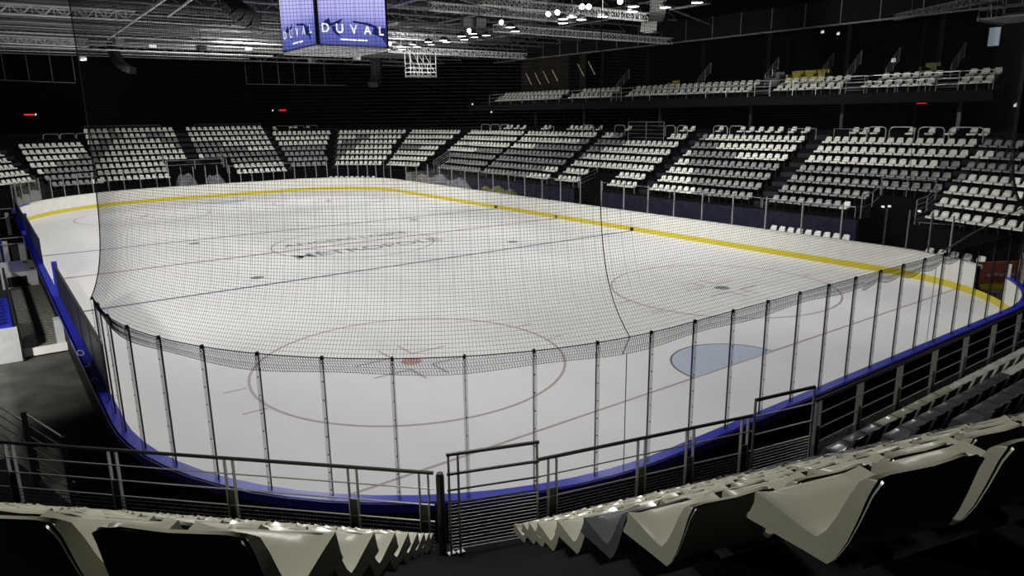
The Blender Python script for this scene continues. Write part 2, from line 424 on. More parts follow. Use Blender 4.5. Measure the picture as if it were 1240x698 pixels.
for i in range(n+1):
    s = NS0+cell*i; ribbon(b, [net_pt(s, h) for h in hs], wr)
b.build('vertical_cords', M_net, net)
b = MB(); m_ = int(HT/cell); ns = 70
for j in range(1, m_+1):
    h = cell*j; ribbon(b, [net_pt(NS0+(NS1-NS0)*i/ns, h) for i in range(ns+1)], wr)
b.build('horizontal_cords', M_net, net)
# hem that folds down inside the glass
b = MB()
def hem_pt(s, z):
    p, nn, d = at_s(s); k = (s-k0)/1.06
    lo = .27+.03*math.sin(k*2.1)+(.10*abs(math.sin(k*PI)) if s > 18 else 0)
    q = p+nn*(.10-.05*z); return Vector((q.x, q.y, 3.5-lo*z))
i = 0; s = NS0
while s < NS1:
    a = hem_pt(s, 0); c = hem_pt(s+.10, 1); ribbon(b, [a, c], wr*1.25)
    c = hem_pt(s, 1); ribbon(b, [a, c], wr); s += .042
for z in (.0, .2, .4, .6, .8, 1): ribbon(b, [hem_pt(NS0+(NS1-NS0)*i/300, z) for i in range(301)], .004 if z in (0, 1) else wr)
b.build('hem', M_net, net)
ss = SC-1.03                # seam hanging down at x = 6.4
for s_, r_ in ((ss, .007), (NS0, .012), (ss+10.6, .006)):
    b = MB(); b.path([net_pt(s_, h) for h in hs], r_, 5); b.build('seam_rope', M_seam, net, label='black seam rope of the net')
b = MB(); p, nn, d = at_s(ss-.1); b.path([net_pt(ss, 0), Vector((p.x, p.y, 3.22))+Vector((nn.x, nn.y, 0))*.06], .007, 5)
b.build('seam_rope', M_seam, net, label='black seam rope of the net')
b = MB(); b.path([net_pt(NS0+(NS1-NS0)*i/60, 0)+Vector((0, 0, .0)) for i in range(61)], .009, 4); b.build('edge_rope', M_seam, net)
p, nn, d = at_s(ss-.1); b = MB(); b.tube((p.x+nn.x*.16, p.y+nn.y*.16, BH), (p.x+nn.x*.16, p.y+nn.y*.16, 3.25), .008, 5, M_steel); b.build('tie_rod', None, net)
p, nn, d = at_s(ss+10.5); b = MB(); b.tube((p.x+nn.x*.16, p.y+nn.y*.16, BH), (p.x+nn.x*.16, p.y+nn.y*.16, 3.25), .008, 5, M_steel); b.build('tie_rod', None, net)
b = MB(); b.path([(17.6, .02, 3.52), (19.2, .02, 3.78), (21.2, .02, 4.05), (23.5, .05, 4.3)], .018, 5); b.build('edge_rope', M_steel, net, label='raised grey edge cable of the net at the right')

# ------------------------------------------------------------------ terraces
RUN, RISE = .79, .5
def dj(j): return 3.15+RUN*j
def tz(j): return 1.87+RISE*j
def skip_tier(k, j):        # polygon side k; the gangway stair at near left
    return False
NR = 9
mb = MB(); npoly = 16
SIDES = range(npoly)
CUTS = {}                   # cuts for portals: side -> list of (t0,t1,jmax)
def Pp(d, k): 
    p = polyoff(d); return p[k % 16]
def lerp(a, b, t): return (a[0]+(b[0]-a[0])*t, a[1]+(b[1]-a[1])*t)
# near-left side index: 0: bearing 180->210, 1: 210->240, 2: 240->270, 3: near end straight, 4.. near right corner, 7: right straight, 8..10 far right corner, 11: far straight, 12..14, 15: left straight
CUTS[7] = [(9.9, 7.5, 1), (28.3, 30.6, 1), (50.9, 53.2, 1)]
def side_pts(k, d): 
    P = polyoff(d); return P[k], P[(k+1) % 16]
def tier_block(b, k, t0, t1, j, top, din, dout, z0=-.01):
    a0, a1 = side_pts(k, din); c0, c1 = side_pts(k, dout)
    A, B = lerp(a0, a1, t0), lerp(a0, a1, t1); C, D = lerp(c0, c1, t0), lerp(c0, c1, t1)
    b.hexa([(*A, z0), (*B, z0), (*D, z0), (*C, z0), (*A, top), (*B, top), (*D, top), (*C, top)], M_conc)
D0 = 2.45
for k in range(16):
    if k in (0, 15): 
        jm = NR if k == 15 else NR
    b = MB()
    segs = {j: [(0, 1)] for j in range(-1, NR)}
    if k == 7:
        y0, y1 = side_pts(7, D0)[0][1], side_pts(7, D0)[1][1]
        f = lambda y: (y-y0)/(y1-y0)
        for j in (-1, 0, 1): segs[j] = [(f(9.9), f(28.2)), (f(30.7), f(50.6)), (f(53.2), 1)]
    if k == 11:
        x0, x1 = side_pts(11, D0)[0][0], side_pts(11, D0)[1][0]
        f = lambda x: (x-x0)/(x1-x0)
        for j in (-1, 0, 1): segs[j] = [(0, f(17.4)), (f(12.3), 1)]
    if k == 15: 
        for j in range(-1, NR): segs[j] = [(0, .42)]
    if k == 0:
        for j in range(-1, NR): segs[j] = [(.45, 1)]
    for j in range(-1, NR):
        din = D0 if j < 0 else dj(j)-.5; dout = dj(j)+RUN-.5 if j >= 0 else dj(0)-.5
        if j == NR-1: dout = 13.5
        top = tz(max(j, 0))
        if k in (11, 12) and j < 0: top = tz(-1); din = dj(-1)-.65
        for t0, t1 in segs[j]: tier_block(b, k, t0, t1, j, top, din, dout, -.01)
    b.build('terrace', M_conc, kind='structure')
# navy face of the right-hand stand
b = MB(); a0, a1 = side_pts(7, D0-.02); 
for ya, yb in ((10, 28.1), (30.8, 50.5)): b.hexa([(32.42, ya, 0), (32.44, ya, 0), (32.44, yb, 0), (32.42, yb, 0), (32.42, ya, 1.8), (32.44, ya, 1.8), (32.44, yb, 1.8), (32.42, yb, 1.8)])
b.build('trim_1', M_navy, kind='structure')
# portal interiors
b = MB(); b.box((35.2, 8.7, 1.4), (.1, 2.6, 2.8)); b.box((35.2, 29.4, 1.4), (.1, 2.5, 2.8)); b.box((35.2, 51.9, 1.4), (.1, 2.6, 2.8)); b.box((14.85, 65.7, 1.4), (5.1, .1, 2.8)); b.build('trim_2', M_wall, kind='structure')

# ------------------------------------------------------------------ seats
def seat_mesh(hi, msh):
    prof = [(.335, .025), (.333, .045), (.31, .055), (.24, .052), (.16, .047), (.09, .042), (.04, .05), (.003, .095), (-.03, .17), (-.06, .245), (-.085, .305), (-.10, .325), (-.115, .325)]
    skirt = [(.34, -.028), (.336, -.032), (.31, -.03), (.24, -.02), (.16, -.010), (.09, .0), (.0, .010), (-.025, .04), (-.055, .105), (-.080, .185), (-.103, .27), (-.12, .312), (-.12, .316)]
    if not hi: idx = [0, 2, 5, 7, 9, 12]; prof = [prof[i] for i in idx]; skirt = [skirt[i] for i in idx]
    b = MB(); rows = []; hw = .225
    xs = [-hw, -hw+.004, -hw+.022, -hw+.06, -.09, 0, .09, hw-.06, hw-.022, hw-.004, hw] if hi else [-hw+.022, -hw+.032, -.1, .1, hw-.032, hw-.022]
    n = len(prof)
    for i in range(n):
        y, z = prof[i]; t = i/(n-1); back = max(0, (t-.5)*2); r = []
        # normal direction of the lips: outwards/up from the sitting surface
        a = prof[max(0, i-1)]; c = prof[min(n-1, i+1)]; dy, dz = c[0]-a[0], c[1]-a[1]; ln = math.hypot(dy, dz) or 1
        ny, nz = (-dz/ln, dy/ln)
        q_ = min(1, max(0, (t-.42)/.25)); q_ = q_*q_*(3-2*q_); an = PI/2*(1-q_)+.12*q_; ny, nz = math.cos(an), math.sin(an)
        cr = (.024*(1-q_)+.013*q_)*min(1, i/(n*.16), (n-1-i)/(n*.22))
        tp = 1-(.17 if hi else .30)*max(0, (t-.5)*2)
        for x0_ in xs:
            x = x0_*tp; e = abs(x0_)/hw
            yy, zz = y, z
            k = max(0, (e-.55)/.45); lift = cr*(k**1.5)
            yy += ny*lift; zz += nz*lift
            yy += back*(.035*e*e)          # backrest curves round the sitter
            if t > .6: zz -= .03*(e**5)*(t-.6)/.4
            if t < .1: zz -= .01*(e**4); yy -= .03*(e**6)
            r.append((x, yy, zz))
        sy, sz = skirt[i]; by = back*.02
        r[0] = (xs[0]*tp, sy+by, sz); r[-1] = (xs[-1]*tp, sy+by, sz)
        rows.append(r)
    b.grid(rows, M_x := msh)
    # underside, closing the shell
    TP = lambda i: 1-(.17 if hi else .30)*max(0, (i/(n-1)-.5)*2)
    und = [[(xs[0]*TP(i), skirt[i][0], skirt[i][1]+.0), (xs[0]*.96*TP(i), skirt[i][0]+(.012 if i > n/2 else 0), skirt[i][1]+(.012 if i < n/2 else 0)), (xs[-1]*.96*TP(i), skirt[i][0]+(.012 if i > n/2 else 0), skirt[i][1]+(.012 if i < n/2 else 0)), (xs[-1]*TP(i), skirt[i][0], skirt[i][1])][::-1] for i in range(n)]
    b.grid(und, msh)
    f, l = rows[0], rows[-1]
    b.poly([tuple(p) for p in f], msh); b.poly([tuple(p) for p in l][::-1], msh)
    return b
HZ = .38                    # hinge height above the tread
def leg_mb(b):
    b.box((0, .02, -.19), (.06, .05, .36), 0, M_blackp); b.box((0, .16, .02), (.30, .26, .025), 0, M_blackp); b.box((0, -.02, -.365), (.16, .14, .012), 0, M_blackp)
    return b
ME = {}
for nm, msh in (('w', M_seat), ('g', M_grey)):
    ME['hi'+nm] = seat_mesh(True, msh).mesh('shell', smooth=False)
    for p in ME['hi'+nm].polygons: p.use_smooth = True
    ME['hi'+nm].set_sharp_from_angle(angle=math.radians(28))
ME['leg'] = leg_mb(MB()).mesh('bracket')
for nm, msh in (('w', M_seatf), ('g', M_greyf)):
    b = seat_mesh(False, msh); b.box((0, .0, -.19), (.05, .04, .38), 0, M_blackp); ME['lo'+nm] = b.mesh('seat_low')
    me = ME['lo'+nm]
    if len(me.materials) > 1: pass
SEATS = []                  # (x,y,z,rz,colour,row,idx,blockkey)
def row_line(P, Q, n, j, z, key, cols=None, skip=(), inward=None, count_from=0, ca=False):
    P = Vector(P); Q = Vector(Q); d = (Q-P); 
    nin = inward
    rz = math.atan2(nin.y, nin.x)-PI/2
    for i in range(n):
        if i in skip: continue
        p = P+d*(i/(n-1)) if n > 1 else P
        c = 'w'
        if cols: c = cols[min(i, len(cols)-1)]
        SEATS.append((p.x, p.y, z, rz, c, j, i+1, key))
G, Wh = 'g', 'w'
def pat(s): return [Wh if ch == 'W' else G for ch in s]
def exp(spec):              # 'W3G7W6'
    r = []; i = 0
    while i < len(spec):
        ch = spec[i]; i += 1; n = ''
        while i < len(spec) and spec[i].isdigit(): n += spec[i]; i += 1
        r += [Wh if ch == 'W' else G]*int(n or 1)
    return r
HOOPS = []
def hoop_rail(P, Q, z, nm): HOOPS.append((P, Q, z, nm))
# right stand, straight: left in view = larger y
IN = Vector((-1, 0))
def rblock(key, yl, yr, n, pats, rows=range(7), skips={}):
    for j in rows:
        x = 30+dj(j); row_line((x, yl), (x, yr), n, j, tz(j)+HZ, key, exp(pats.get(j, 'W99')), skips.get(j, ()), IN)
rblock('A', 15.0, 7.5, 16, {6: 'W99', 5: 'W99', 4: 'W14G9', 3: 'G99', 2: 'G99', 1: 'G99', 0: 'G8W1'}, skips={0: range(9, 16), 1: range(10, 16)})
rblock('B', 23.8, 16.7, 15, {6: 'G1W99', 5: 'G4W99', 4: 'W1G7W99', 3: 'W2G99', 2: 'W4G99', 1: 'W5G99', 0: 'W7G99'})
rblock('C', 33.2, 25.6, 16, {6: 'W2G2W99', 5: 'G6W99', 4: 'G3W99', 3: 'G1W99', 2: 'W99'}, skips={6: range(4, 13), 0: range(5, 11), 1: range(5, 11)})
rblock('D', 43.0, 34.6, 17, {6: 'W99', 5: 'W15G9', 4: 'W6G99', 3: 'G99', 2: 'G99', 1: 'G14W9', 0: 'G12W9'})
rblock('E', 52.2, 44.05, 17, {3: 'W9G99', 2: 'G99', 1: 'G99', 0: 'G99'}, skips={0: range(0, 4), 1: range(0, 4), 2: range(0, 2)})
# rightmost block of the right stand lies on the corner chord (side 6, bearings 330-360)
def chord_block(key, k, mL, mR, pats, rows=range(8), rev=False, zoff=0, pitch=.5, nfix=None, skips={}):
    for j in rows:
        a, c = side_pts(k, dj(j)); a, c = Vector(a), Vector(c)
        if rev: a, c = c, a
        d = (c-a).normalized(); ln = (c-a).length; q = Vector((-d.y, d.x)); mid = (a+c)/2
        ctr = Vector((15, 30)); 
        if q.dot(ctr-mid) < 0: q = -q
        ml = mL[j] if isinstance(mL, tuple) else mL
        us = ln-ml-mR-.45; n = int(us/pitch+1e-6)+1; n_full = n
        if nfix: n = min(n, nfix) if isinstance(nfix, int) else nfix[j]
        if key == 'N': a = a-q*.11
        p0 = a+d*(ml+.225+(n_full-n)*pitch/2); p1 = p0+d*(n-1)*pitch
        row_line(p0, p1, n, j, tz(j)+HZ+zoff, key, exp(pats.get(j, 'W99')), skips.get(j, ()), q)
chord_block('A2', 6, .55, .3, {6: 'G9', 5: 'W2G9', 4: 'G9', 3: 'G1W99', 7: 'G99', 4: 'G99'}, rows=range(7), rev=True)
chord_block('F', 8, .3, .5, {3: 'G6W9'}, rows=range(7), rev=True)
chord_block('G', 9, .1, .25, {5: 'W4G3W99', 4: 'W1G4W99', 3: 'G4W99', 2: 'G2W99', 1: 'G1W99'}, rows=range(7), rev=True)
chord_block('H', 10, 1.2, .7, {3: 'G99', 2: 'G99', 1: 'G99', 0: 'G99'}, rows=range(7), rev=True)
# far end
IF = Vector((0, -1))
def fblock(key, xl, xr, n, pats, rows, skips={}, zo=.12):
    for j in rows:
        y = L+3.15+RUN*j
        row_line((xl, y), (xr, y), n, j, tz(j)+HZ+zo, key, exp(pats.get(j, 'W99')), skips.get(j, ()), IF)
fblock('I', 15.7, 22.75, 14, {5: 'W99', 4: 'G5W99', 3: 'G9W99', 2: 'W1G99', 1: 'G99', 0: 'W1G2W9', 7: 'W99'}, range(-1, 8), {-1: range(0, 5), 0: range(0, 5), 1: range(0, 5)})
fblock('J', 6.9, 14.1, 15, {7: 'W4G1W99', 6: 'W4G2W4G3W9', 5: 'W2G2W8G9', 4: 'G3W11G1', 3: 'G2W99', 2: 'G1W99'}, range(-1, 8), {-1: range(11, 15), 0: range(11, 15), 1: range(11, 15)})
chord_block('K', 12, .5, .6, {3: 'W8G9', 2: 'W4G9', 1: 'W1G9', 0: 'G99', -1: 'G6W1'}, rows=range(-1, 6), rev=True, nfix=10)
chord_block('L', 13, .5, .4, {}, rows=range(7), rev=True)
# near stand
chord_block('N', 2, (.66, .66, .62, .58, .60, .61, .63, .84), 1.0, {5: 'G1W99', 0: 'W5G99', 1: 'W5G99', 2: 'W5G99', 3: 'W6G99', 4: 'W9G99'}, rows=range(8))  # grey ends of the lower rows stand in for dimmer light there
NLskip = {}
chord_block('M', 1, .3, .40, {}, rows=range(8))
SEATS = [s for s in SEATS if s[7] != 'M']
for j in range(8):          # block left of the near aisle, rows start at the aisle
    a, c = side_pts(1, dj(j)); a, c = Vector(a), Vector(c); d = (a-c).normalized(); q = Vector((-d.y, d.x))
    if q.dot(Vector((15, 30))-c) < 0: q = -q
    p0 = c+d*(.42+.2*j/7+.225)-q*.11; n = 8+j//2; row_line(p0, p0+d*(n-1)*.5, n, j, tz(j)+HZ, 'M', None, (), q)
for j in range(6):
    y = -dj(j); row_line((7.75, y), (7.75+.48*15, y), 16, j, tz(j)+HZ, 'P', exp({0: 'G3W99', 1: 'G8W99', 2: 'G99', 3: 'G99'}.get(j, 'W99')), (), Vector((0, 1)))
BN = {'A': 'second block from the right, right stand', 'B': 'third block from the right, right stand', 'C': 'fourth block from the right, right stand', 'D': 'fifth block from the right, right stand',
      'E': 'sixth block from the right, right stand', 'A2': 'rightmost block of the right stand', 'F': 'angled corner block, far right', 'G': 'wedge block in the far right corner', 'H': 'block straight ahead beside the far corner',
      'I': 'far end block right of the entrance', 'J': 'far end block left of the entrance', 'K': 'angled block at far left', 'L': 'leftmost far block', 'N': 'foreground block right of the aisle', 'M': 'foreground block left of the aisle', 'P': 'near stand by the right railing'}
def score(s):
    p = proj((s[0], s[1], s[2]+.2))
    if not p: return 0
    u, v, z = p
    if s[7] in 'NMP' :
        if not (-120 < u < 1330 and 330 < v < 790): return 0
        return 100/z
    if not (-6 < u < 1246): return 0
    return 100/z
# small detail: rows of the near blocks that lie wholly outside the frame are dropped
near = []; rest = []
for s in SEATS:
    sc = score(s)
    if sc <= 0: continue
    (near if s[7] in 'NMP' else rest).append((sc, s))
rest.sort(key=lambda t: -t[0]); near.sort(key=lambda t: -t[0])
HI = near+rest; HI = HI[:300]; LOW = (near+rest)[300:]
print('SEATS near', len(near), 'rest', len(rest))
for i, (sc, s) in enumerate(HI):
    x, y, z, rz, c, j, idx, key = s
    colour = 'white' if c == 'w' else 'grey'
    if key in ('N', 'M', 'P'):
        side = 'from the aisle'
        lab = f"{'cream' if c == 'w' else 'grey or dimmed'} seat, {on(idx)} {side}, {on(j+1)} row up, {BN[key]}"
    else: lab = f"{colour} seat, {on(idx)} from left, {on(j+1)} row up, {BN[key]}"
    grp = {'N': 'seats right of the near aisle', 'M': 'seats left of the near aisle', 'P': 'seats of the near stand at right'}.get(key, 'seats of the right-hand stand')
    if key in ('N', 'M') or (key == 'P' and z < 3.3 and idx < 9):
        t = empty('stadium_seat', (x, y, z), lab, 'seat', grp, rz)
        o = bpy.data.objects.new('shell', ME['hi'+c]); COL.objects.link(o); o.parent = t
        o = bpy.data.objects.new('bracket', ME['leg']); COL.objects.link(o); o.parent = t
    else:
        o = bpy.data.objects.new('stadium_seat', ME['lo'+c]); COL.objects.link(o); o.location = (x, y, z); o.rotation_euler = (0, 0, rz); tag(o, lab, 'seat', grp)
# the remaining seats of the bowl, one object
def add_mesh(b, me, x, y, z, rz, sc=1):
    co, si = math.cos(rz), math.sin(rz); i = len(b.v)
    for v in me.vertices: b.v.append((x+(v.co.x*co-v.co.y*si)*sc, y+(v.co.x*si+v.co.y*co)*sc, z+v.co.z*sc))
    mm = [b.mi(q) for q in me.materials]
    for p in me.polygons: b.f.append(tuple(i+k for k in p.vertices)); b.m.append(mm[p.material_index] if mm else 0)
b = MB()
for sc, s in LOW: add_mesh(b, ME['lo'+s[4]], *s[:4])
# sparse top row behind the hoop rails, and low front benches seen through the glass
TOP = []
for yy in (23.3, 21.6, 20.9, 20.2, 19.5, 18.8, 17.9, 17.0, 14.0, 13.4, 12.8, 10.9, 9.9, 8.9, 7.9, 7.35, 42, 41.4, 38.5, 37.9, 37.3, 36.7, 36.1, 35, 47.6, 47, 46, 45, 31.8, 26.4, 25.7): TOP.append((38.9, yy, PI/2))
for x, y, rz in TOP: add_mesh(b, ME['low'], x, y, tz(7)+HZ, rz)
for xx in (24.3, 26.1, 26.6, 28): add_mesh(b, ME['low'], xx, L+3.15+RUN*7, tz(7)+HZ, PI)
b.build('stadium_seats', None, label='remaining white and grey seats of the far stands', cat='seats', group='seats of the far stands', kind='stuff')
b = MB()
def low_row(P, Q, n, z, rz):
    for i in range(n):
        t = i/(n-1); add_mesh(b, ME['low'], P[0]+(Q[0]-P[0])*t, P[1]+(Q[1]-P[1])*t, z, rz)
low_row((31.9, 14.2), (31.9, 10.2), 9, .80, PI/2); low_row((31.1, 14.0), (31.1, 10.4), 8, .62, PI/2)
low_row((31.6, 6.2), (31.2, 4.0), 5, .75, PI/2-.15)
low_row((5.4, 62.4), (11.2, 62.9), 12, .82, PI); low_row((18.5, 62.9), (22.5, 62.9), 9, .82, PI)
low_row((23.4, 63.0), (26.2, 62.4), 7, .82, PI-.2); low_row((27.0, 61.8), (30.3, 58.9), 9, .82, PI-.75)
b.build('bench_seats', None, label='low row of white seats behind the far glass', cat='seats', kind='stuff')
# aisle steps
b = MB()
def stairs(k, t, wd, j0=-1, j1=8):
    for j in range(j0, j1):
        a = Vector(lerp(*side_pts(k, dj(j)+RUN-.5-.35), t)); c = Vector(lerp(*side_pts(k, dj(j)+RUN-.5), t)); d = (c-a).normalized(); q = Vector((-d.y, d.x))*wd/2
        z0 = tz(max(j, 0))-.02; z1 = tz(j)+.25
        if j < 0: continue
        b.hexa([(*(a-q), z0), (*(c-q), z0), (*(c+q), z0), (*(a+q), z0), (*(a-q), z1), (*(c-q), z1), (*(c+q), z1), (*(a+q), z1)])
        e = a+d*.03
        b.hexa([(*(a-q), z1), (*(e-q), z1), (*(e+q), z1), (*(a+q), z1), (*(a-q), z1+.004), (*(e-q), z1+.004), (*(e+q), z1+.004), (*(a+q), z1+.004)])
f7 = lambda y: (y-7.5)/(L-15)
for t in (15.85, 24.6, 33.9, 43.5, 52.7): stairs(7, f7(t), .95)
stairs(2, 0.0, .85); stairs(2, .9, .7); stairs(6, .93, .8); stairs(8, .99, .7); stairs(9, .99, .7)
x0, x1 = side_pts(11, 0)[0][0], side_pts(11, 0)[1][0]
stairs(11, (14.9-x0)/(x1-x0), 1.3, 2); stairs(11, (23.3-x0)/(x1-x0), .9); stairs(14, .0, .8); stairs(13, .0, .8)
b.build('trim_3', M_step, kind='structure')

# ------------------------------------------------------------------ near railing
RD = 2.6; RZ0 = 1.87; RT_ = 2.95
def rail_run(pts, name, label, posts, top=RT_, bars=(2.74, 2.53, 2.31), meshtop=2.31, base=RZ0, meshn=7, pw=.05, grp=None, skip_mesh=False, ends=(0, 0)):
    P = [Vector(p) for p in pts]
    t = empty(name, (P[0].x, P[0].y, base), label, 'railing', grp)
    b = MB(); b.path([(p.x, p.y, top) for p in P], .024, 8); b.build('top_rail', M_dsteel, t)
    for z in bars:
        b = MB(); b.path([(p.x, p.y, z) for p in P], .010, 5); b.build('rail_bar', M_steel, t)
    if not skip_mesh:
        b = MB(); n = meshn
        for a, c in zip(P[:-1], P[1:]):
            d = (c-a); ln = d.length; d.normalize()
            for i in range(n): z = base+.06+(meshtop-base-.06)*i/n; b.beam((a.x, a.y, z), (c.x, c.y, z), .006, .010)
            k = int(ln/.045)
            for i in range(k): p = a+d*(ln*i/k); b.beam((p.x, p.y, base+.05), (p.x, p.y, meshtop), .005, .005)
        b.build('mesh_panel', M_dsteel, t)
    # double flat-bar posts
    tot = [0]
    for a, c in zip(P[:-1], P[1:]): tot.append(tot[-1]+(c-a).length)
    for s in posts:
        for i in range(len(P)-1):
            if tot[i] <= s <= tot[i+1]+1e-6:
                d = (P[i+1]-P[i]).normalized(); p = P[i]+d*(s-tot[i]); b = MB()
                for o in (-.055, .055):
                    q = p+d*o; b.beam((q.x, q.y, base), (q.x, q.y, top-.02), .05, .012, M_steel, (d.x, d.y, 0))
                b.beam((p.x, p.y, base), (p.x, p.y, top-.42), .012, .11, M_dsteel, (d.x, d.y, 0)); b.build('post', None, t); break
    return t
V = lambda ang, r=7.5+RD: (7.5+r*math.cos(math.radians(ang)), 7.5+r*math.sin(math.radians(ang)))
g = V(-121.9, 10.1); vL = V(-150)
dirL = (Vector(vL)-Vector(g)).normalized(); ext = Vector(vL)+dirL*1.3
rail_run([g, vL, tuple(ext)], 'front_railing', 'grey steel railing with mesh infill left of the near aisle', [.12, 1.0, 2.6, 4.2, 5.7])
# gate post
b = MB(); b.tube((*Vector(g)+Vector((.05, -.05)), RZ0) if False else (g[0]+.06, g[1]-.05, RZ0), (g[0]+.06, g[1]-.05, RT_-.03), .05, 10, M_dsteel); b.tube((g[0]+.06, g[1]-.05, RT_-.03), (g[0]+.06, g[1]-.05, RT_+.0), .04, 10, M_dsteel)
b.build('gate_post', None, label='thick black round post at the foot of the near aisle', cat='post')
h0 = V(-121.0, 10.12); h1 = V(-114.6, 9.98); vR = V(-90)
t = empty('aisle_gate', (*h0, RZ0), 'raised mesh gate closing the foot of the near aisle', 'gate')
b = MB(); b.path([(*h0, 3.18), (*h1, 3.18)], .024, 8); b.build('top_rail', M_dsteel, t)
b = MB(); b.path([(*h0, 2.93), (*h1, 2.93)], .02, 8); b.path([(*h0, 2.72), (*h1, 2.72)], .012, 6); b.path([(*h0, 2.55), (*h1, 2.55)], .010, 6); b.build('rail_bar', M_dsteel, t)
b = MB(); A_, B_ = Vector(h0), Vector(h1)
for i in range(14): z = 1.93+.045*i; b.beam((*A_, z), (*B_, z), .006, .010)
b.build('mesh_panel', M_steel, t)
for f in (.02, .12, .98):
    p = A_.lerp(B_, f); b = MB(); b.tube((*p, RZ0), (*p, 3.16), .014, 6); b.box((p.x, p.y, RZ0+.01), (.09, .07, .02)); b.build('post', M_steel, t)
run = [h1, V(-96.5, 10.02)]
rail_run([h1, V(-95.9, 9.93)], 'front_railing', 'steel railing with wire infill right of the aisle gate', [.18, 1.45, 2.2, 3.1], bars=(2.72, 2.42), meshtop=2.40, meshn=11)
q0 = V(-95.9, 9.95); q1 = (7.55, -2.62)
t = empty('aisle_gate', (*q0, RZ0), 'raised gate in the near railing beneath the blue goal crease', 'gate')
b = MB(); b.path([(*q0, 3.18), (*q1, 3.18)], .026, 8); b.build('top_rail', M_dsteel, t)
b = MB()
for z in (2.93, 2.66, 2.42): b.path([(*q0, z), (*q1, z)], .012, 6)
b.build('rail_bar', M_steel, t)
b = MB()
for i in range(11): z = 1.93+.045*i; b.beam((*q0, z), (*q1, z), .006, .010)
b.build('mesh_panel', M_steel, t)
for p in (q0, q1): b = MB(); b.tube((*p, RZ0), (*p, 3.16), .02, 6); b.build('post', M_steel, t)
rail_run([(7.62, -2.62), (17.5, -2.62)], 'front_railing', 'long steel railing running along the near stand to the right', [.08, 1.25, 2.5, 3.75, 5.0, 6.25, 7.5, 8.75], bars=(2.72, 2.48, 2.26), meshtop=2.26, meshn=8)
# gangway stair at near left
t = empty('gangway_stair', (-1.8, 4.2, 0), 'steel stair with sloping handrails going down at far left', 'stairs')
for i in range(9):
    b = MB(); b.box((-2.05+.17*i, 4.4, 1.72-.2*i), (.2, 1.0, .04), 0, M_steel)
    for k in range(4): b.box((-2.13+.17*i+.05*k, 4.4, 1.745-.2*i), (.018, .95, .008), 0, M_grey3)
    b.build('step', None, t)
for y, xa, za, xb in ((3.9, -1.58, 3.01, -1.2), (4.9, -2.35, 3.45, -1.56)):
    sl = -1.23; zb = za+sl*(xb-xa)
    for k in range(6):
        b = MB(); z = .17*k; b.tube((xa-.0, y, za-z), (xb+.02*k, y, zb-z+sl*.02*k), .016 if k == 0 else .009, 5); b.build('handrail' if k == 0 else 'rail_bar', M_steel if k else M_grey3, t)
    for x in (xa, xb+.02):
        zt = za+sl*(x-xa); b = MB(); b.box((x, y, zt-.62), (.07, .05, 1.25)); b.build('post', M_dsteel, t)
b = MB(); b.beam((-2.1, 3.93, 1.55), (-.65, 3.93, -.0), .03, .2); b.beam((-2.1, 4.87, 1.55), (-.65, 4.87, -.0), .03, .2); b.build('stringer', M_dsteel, t)

# ------------------------------------------------------------------ players' bench area, left of the boards
t = empty('players_bench_deck', (-.7, 17.7, 0), 'ribbed rubber bench floor with white front edge behind the left boards', 'platform')
b = MB(); b.box((-.72, 22.8, .12), (1.1, 10.2, .24)); b.build('deck', M_mat, t)
b = MB()
for i in range(34): b.box((-.72, 17.85+.3*i, .245), (1.08, .04, .012))
b.build('ribs', mat('rib_dark', (.05, .05, .04), .8), t)
b = MB(); b.box((-.72, 17.62, .15), (1.16, .1, .24)); b.build('nosing', M_white, t)
b = MB(); b.box((-.3, 17.9, .5), (.22, .5, 1.0)); b.build('bench_end', M_grey3, t, label='pale grey end panel beside the boards')
t = empty('bench_box', (-2.6, 17.3, 0), 'pale grey panelled bench box at the left edge', 'box')
b = MB(); b.box((-3.2, 17.5, .5), (3.7, .3, 1.0)); b.build('front_panel', M_grey3, t)
b = MB(); b.box((-1.33, 17.6, .5), (.06, .7, 1.04)); b.build('end_cap', M_black, t)
b = MB(); b.box((-1.38, 22.9, .55), (.08, 10.2, 1.1)); b.build('side_panel', M_black, t)
t = empty('team_bench', (-2.1, 19.5, 0), 'blue slatted team bench at the left edge behind the boards', 'bench')
for r in range(3):
    b = MB()
    for k in range(9): b.box((-1.62-.42*r, 18.2+.5*k, .95+.14*r), (.34, .4, .05)); b.box((-1.8-.42*r, 18.2+.5*k, 1.12+.14*r), (.04, .4, .3))
    b.build('seat_row', M_blue if r != 1 else M_bluedark, t)
b = MB()
for r in range(3):
    for k in range(4): b.box((-1.66-.42*r, 18.4+1.2*k, .46+.07*r), (.05, .05, .92+.14*r))
b.build('frame', M_dsteel, t)
t = empty('bench_cabinet', (-.9, 28.6, 0), 'pale grey cabinet with dark opening at the end of the bench deck', 'cabinet')
b = MB(); b.box((-.85, 30.4, .35), (1.3, 3.0, .7)); b.build('body', M_grey3, t)
b = MB(); b.box((-.95, 28.87, .30), (.7, .05, .42)); b.build('opening', M_black, t)
for x, y in ((-.5, 31.2), (-.35, 29.4)): b = MB(); b.box((x, y, .72), (.16, .16, .04)); b.build('cap', M_black, t)
t = empty('bench_partition', (-1.0, 34, 0), 'grey framed partition with dark openings beyond the cabinet', 'partition')
for i, (x, y, z, sx, sz, m) in enumerate(((-.75, 34.2, .55, .9, 1.1, M_gasket), (-.45, 33.9, .75, .28, .9, M_grey3), (-1.1, 33.8, .8, .2, 1.2, M_grey3), (-1.6, 34, .8, .8, 1.5, M_bluedark))):
    b = MB(); b.box((x, y, z), (sx, .12, sz)); b.build('panel', m, t)
for zz in (1.55, 1.25):
    b = MB(); b.tube((-2.6, 33.7, zz), (-.3, 33.7, zz), .025, 6); b.build('bar', M_steel, t)
b = MB(); 
